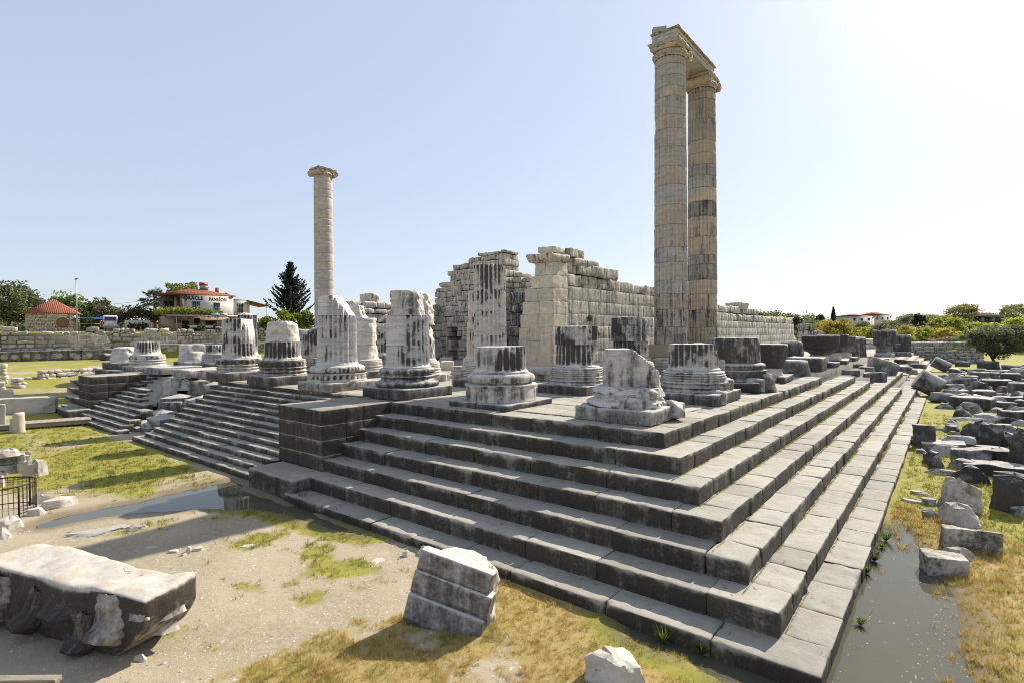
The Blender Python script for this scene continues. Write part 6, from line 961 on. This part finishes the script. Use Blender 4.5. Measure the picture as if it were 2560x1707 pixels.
p = atD(*z5(600, 470), 230); m = 230/FPX/3.672; t_ = thing('cypress_tree', 'thin pointed cypress on the skyline above the yellowish bush', 'cypress', tuple(p), 0, GTR); hh = 148*m; q = rng.uniform(0, 1, 900); a = rng.uniform(0, 6.28, 900); rr2 = 1.25*np.sin(np.clip(q, .02, 1)*math.pi)**.5*(1-q*.75)*rng.uniform(.6, 1, 900); mb = MB(); leaves(mb, np.stack([np.cos(a)*rr2, np.sin(a)*rr2, q*hh], -1), .35, rng.uniform(-.3, .3, 900)); mb.build('crown', M_LEAF, t_, smooth=False, color=(.05, .055, .035, 1)); mb = MB(); tube(mb, [(0, 0, -1), (0, 0, hh*.7)], .15, 6); mb.build('trunk', M_BARK, t_)
# far woodland on the hill: one mass
P = []; 
for k_ in range(240):
    a = rng.uniform(-.5, .22); d_ = rng.uniform(330, 460); x = CAM[0]+math.sin(a)*d_; y = CAM[1]+math.cos(a)*d_
    if x < -120: continue
    z = gz1(x, y); r2 = rng.uniform(1.5, 4); n_ = 70; P.append(np.array([x, y, z+r2*.3])+rng.normal(size=(n_, 3))*np.array([r2, r2, r2*.6])*.5)
for k_ in range(260):
    a = rng.uniform(.7, 1.75); d_ = rng.uniform(120, 260); x = CAM[0]-math.sin(a)*d_; y = CAM[1]+math.cos(a)*d_; z = gz1(x, y); r2 = rng.uniform(1.5, 3); P.append(np.array([x, y, z+r2*.6])+rng.normal(size=(50, 3))*np.array([r2, r2, r2*.6])*.5)
P = np.concatenate(P); mb = MB(); leaves(mb, P, .8, rng.uniform(-.4, .4, len(P))); kind(mb.build('distant_woodland', M_LEAF, smooth=False, color=(.15, .165, .08, 1)), 'stuff')
# ------------------------------------------------------------------ grass
def grassmat(name, c1, c2): 
    t = NT(name); tone = t.attr('tone').outputs['Fac']; co = t.n('TexCoord').outputs['Object']; nn = t.noise(co, .9, 3); hs = t.n('HueSaturation'); t.l(t.mix(t.ramp(nn, .35, .65), c1, c2), hs.inputs['Color']); t.l(t.math('ADD', 1.0, tone), hs.inputs['Value']); t.l(hs.outputs[0], t.p.inputs['Base Color']); t.p.inputs['Roughness'].default_value = .7
    tl_ = t.n('BsdfTranslucent'); t.l(hs.outputs[0], tl_.inputs[0]); mx = t.n('MixShader'); mx.inputs[0].default_value = .4; t.l(t.p.outputs[0], mx.inputs[1]); t.l(tl_.outputs[0], mx.inputs[2]); t.l(mx.outputs[0], [n for n in t.t.nodes if n.type == 'OUTPUT_MATERIAL'][0].inputs[0]); return t.m
M_GG = grassmat('green_grass', (.225, .225, .04), (.34, .29, .07)); M_GD = grassmat('dry_grass', (.50, .355, .115), (.41, .335, .10))
def blades(n, per, wide, hgt, which, seed, rmax=45):
    """grass in tufts: n candidate tufts, per blades in each, leaning outwards"""
    r = np.random.default_rng(seed); rad = 2.2*(rmax/2.2)**r.uniform(0, 1, n); aa = va+r.uniform(-.86, .86, n); x = CAM[0]+np.cos(aa)*rad; y = CAM[1]+np.sin(aa)*rad; g, d, mu = masks(x, y); m_ = g if which == 'g' else d*(1-sst(.45, .75, g))
    pa = np.minimum(in_poly(x, y, POOL_A), in_poly(x, y, POOL_B))+.25*fbm2(x, y, 1.3, 3, 3); clump = fbm2(x, y, 3.0, 3, 31)
    keep = (r.uniform(0, 1, n) < sst(.22, .75, m_+.45*clump)) & ((pa > .02) | ((pa > -.42) & (x > 4.6) & (r.uniform(0, 1, n) < .20*(1+3*(clump > .15)))) | ((pa > -.3) & (x < -5) & (r.uniform(0, 1, n) < .10))) & ~((x < 4.5) & (x > -52) & (y > -4.55)); x, y, rad, clump = x[keep], y[keep], rad[keep], clump[keep]; n = len(x); z = np.maximum(gz(x, y), PZ-.02)
    s = np.clip(rad/9, .8, 3.0); hc = hgt*s*r.uniform(.45, 1.25, n)*(1+1.3*np.clip(clump, -.4, .8)); tc = r.uniform(-.28, .28, n)
    rep = lambda q: np.repeat(q, per); N = n*per; a = r.uniform(0, 6.28, N); ro = r.uniform(0, 1, N)**.6*rep(s)*.035; h = rep(hc)*r.uniform(.5, 1.1, N); w = wide*rep(s); ox, oy = np.cos(a)*ro, np.sin(a)*ro
    b = np.stack([rep(x)+ox, rep(y)+oy, rep(z)-.012], -1); out_ = ro/(.035*rep(s))*.75*h; dx = np.stack([-np.sin(a)*w, np.cos(a)*w, 0*a], -1); tip = b+np.stack([np.cos(a)*out_+r.normal(size=N)*.25*h, np.sin(a)*out_+r.normal(size=N)*.25*h, h], -1)
    mb = MB(); mb.add(np.stack([b-dx, b+dx, tip], 1).reshape(-1, 3), None, np.arange(N*3).reshape(-1, 3), tone=np.repeat(rep(tc)+r.uniform(-.2, .2, N), 3)); return mb
kind(blades(95000, 9, .0045, .042, 'g', 5).build('grass', M_GG, smooth=False), 'stuff'); kind(blades(100000, 11, .0045, .075, 'd', 6, 30).build('dry_grass', M_GD, smooth=False), 'stuff')
# moss and grass rooted in the inner corners of the steps, flecks on the pond
r = np.random.default_rng(41); mb = MB()
for k_ in range(6):
    n = 2600; y = -k_*TY-.6+(YEND[k_]+2)*r.uniform(0, 1, n)**1.3; ok = fbm2(y, y*0+k_*3.0, .8, 3, 4) > -.05; y = y[ok]; n = len(y); d_ = np.hypot(y+13.6, 5); s = np.clip(d_/14, .8, 2.5); x = k_*TX+.012+np.abs(r.normal(size=n))*.018*s; z = np.full(n, -(k_+1)*HS); h = .03*s*r.uniform(.4, 1.5, n); a = r.uniform(0, 6.28, n); w = .006*s; dx = np.stack([np.cos(a)*w, np.sin(a)*w, 0*a], -1); b = np.stack([x, y, z], -1); tip = b+np.stack([np.abs(r.normal(size=n))*.5*h, r.normal(size=n)*.5*h, h], -1); mb.add(np.stack([b-dx, b+dx, tip], 1).reshape(-1, 3), None, np.arange(n*3).reshape(-1, 3), tone=np.repeat(r.uniform(-.3, .3, n), 3))
kind(mb.build('step_moss', M_GG, smooth=False), 'stuff')
n = 700; x = r.uniform(4.4, 6.1, n); y = r.uniform(-6, 4.8, n); pa = in_poly(x, y, POOL_B); keep = (pa < -.08) & (r.uniform(0, 1, n) < .25+.75*sst(5.0, 5.9, x)); x, y = x[keep], y[keep]; n = len(x); s = r.uniform(.004, .012, n); a = r.uniform(0, 6.28, n); u_ = np.stack([np.cos(a)*s, np.sin(a)*s, 0*a], -1); v_ = np.stack([-np.sin(a)*s*.6, np.cos(a)*s*.6, 0*a], -1); c_ = np.stack([x, y, np.full(n, PZ+.003)], -1); mb = MB(); mb.add(np.stack([c_-u_-v_, c_+u_-v_, c_+u_+v_, c_-u_+v_], 1).reshape(-1, 3), np.arange(n*4).reshape(-1, 4)); kind(mb.build('floating_flecks', plain('petal_flecks', (.7, .7, .66), .8, .05), smooth=False), 'stuff')
# weeds at the foot of the steps
GW = 'weeds growing along the foot of the steps'
def weed(p, h, w, n, lab, seed, col):
    r = np.random.default_rng(seed); mb = MB()
    for _ in range(n): a = r.uniform(0, 6.28); l = r.uniform(.2, 1)*w; tip = np.array([math.cos(a)*l, math.sin(a)*l, h*r.uniform(.4, 1)]); b = np.array([math.cos(a), math.sin(a), 0])*.06*w; s_ = np.array([-math.sin(a), math.cos(a), 0])*.010; md_ = (b+tip)/2+np.array([0, 0, .08*h]); mb.add([b-s_, b+s_, md_+s_, md_-s_, tip], [(0, 1, 2, 3)], [(3, 2, 4)], tone=r.uniform(-.35, .3)); 
    tag(mb.build('weed_tuft', M_LEAF, smooth=False, color=(*col, 1), loc=tuple(p)), lab, 'weed', GW)
for n_, (f, x, y, h, w, lab) in enumerate(((y3, 360, 1200, .34, .24, 'spiky green weed at the pond edge, first of three along the lowest step'), (y3, 715, 1300, .24, .22, 'bushy green weed at the pond edge, second of three along the lowest step'), (y3, 1335, 1465, .26, .18, 'small green weed against the lowest step near its corner'), (z8, 580, 960, .5, .28, 'tall thin weed where the lowest step meets the dark slab'), (z8, 700, 1010, .35, .3, 'leafy weed beside the tall thin one at the lowest step'), (z8, 870, 1070, .4, .3, 'dark leafy weed over the muddy water by the lowest step'), (y5, 780, 1050, .25, .28, 'dark weed hanging over the pond at the step edge'), (y5, 700, 1180, .22, .2, 'low weed at the pond edge below the dark hanging one'), (y5, 900, 840, .3, .3, 'grassy tuft standing in the pond near the wet stone'), (y5, 860, 910, .16, .2, 'tiny tuft standing in the pond before the grassy one'), (y3, 2170, 1030, .12, .16, 'tiny weed floating alone in the pond'))):
    p = atZ(*f(x, y), -2.86); weed(p, h, w, 90, lab, 50+n_, (.16, .21, .04) if n_ not in (6, 5) else (.09, .11, .04))
for n_, (Y_, Z_, lab) in enumerate(((15.2, 3.55, 'little green plant rooted in the long pale wall, the upper of two'), (16.1, 2.55, 'little green plant rooted in the long pale wall, the lower of two'))):
    r = np.random.default_rng(n_); P = np.clip(r.normal(size=(260, 3)), -1.6, 1.6)*np.array([.07, .10, .12])+np.array([-.0, 0, 0]); mb = MB(); leaves(mb, P, .05, r.uniform(-.3, .3, 260)); tag(mb.build('wall_plant', M_LEAF, smooth=False, color=(.13, .17, .03, 1), loc=(-11.27, Y_, Z_)), lab, 'plant', 'plants growing in the pale wall')
# gravel on the path
r = np.random.default_rng(9); n = 26000; rad = 3*(26/3)**r.uniform(0, 1, n); aa = va+r.uniform(-.1, .8, n); x = CAM[0]+np.cos(aa)*rad; y = CAM[1]+np.sin(aa)*rad; g, d, mu = masks(x, y); k_ = (g < .45) & (d < .5) & (mu < .5) & (y < -4.6); x, y = x[k_], y[k_]; n = len(x); z = gz(x, y); s = r.uniform(.006, .018, n)*r.choice([.7, 1, 1, 2.0], n)
O = np.array([(1, 0, 0), (0, 1, 0), (-1, 0, 0), (0, -1, 0), (0, 0, .7), (0, 0, -.3)]); jit = r.uniform(.6, 1.4, (n, 6, 1)); V = (O[None]*s[:, None, None]*jit+np.stack([x, y, z], -1)[:, None, :]).reshape(-1, 3); F = np.array([(0, 1, 4), (1, 2, 4), (2, 3, 4), (3, 0, 4)]); mb = MB(); mb.add(V, None, (F[None]+np.arange(n)[:, None, None]*6).reshape(-1, 3), tone=np.repeat(r.uniform(-.2, .3, n), 6)); kind(mb.build('gravel', M_RUB, smooth=False, color=(.50, .55, .52, 1)), 'stuff')
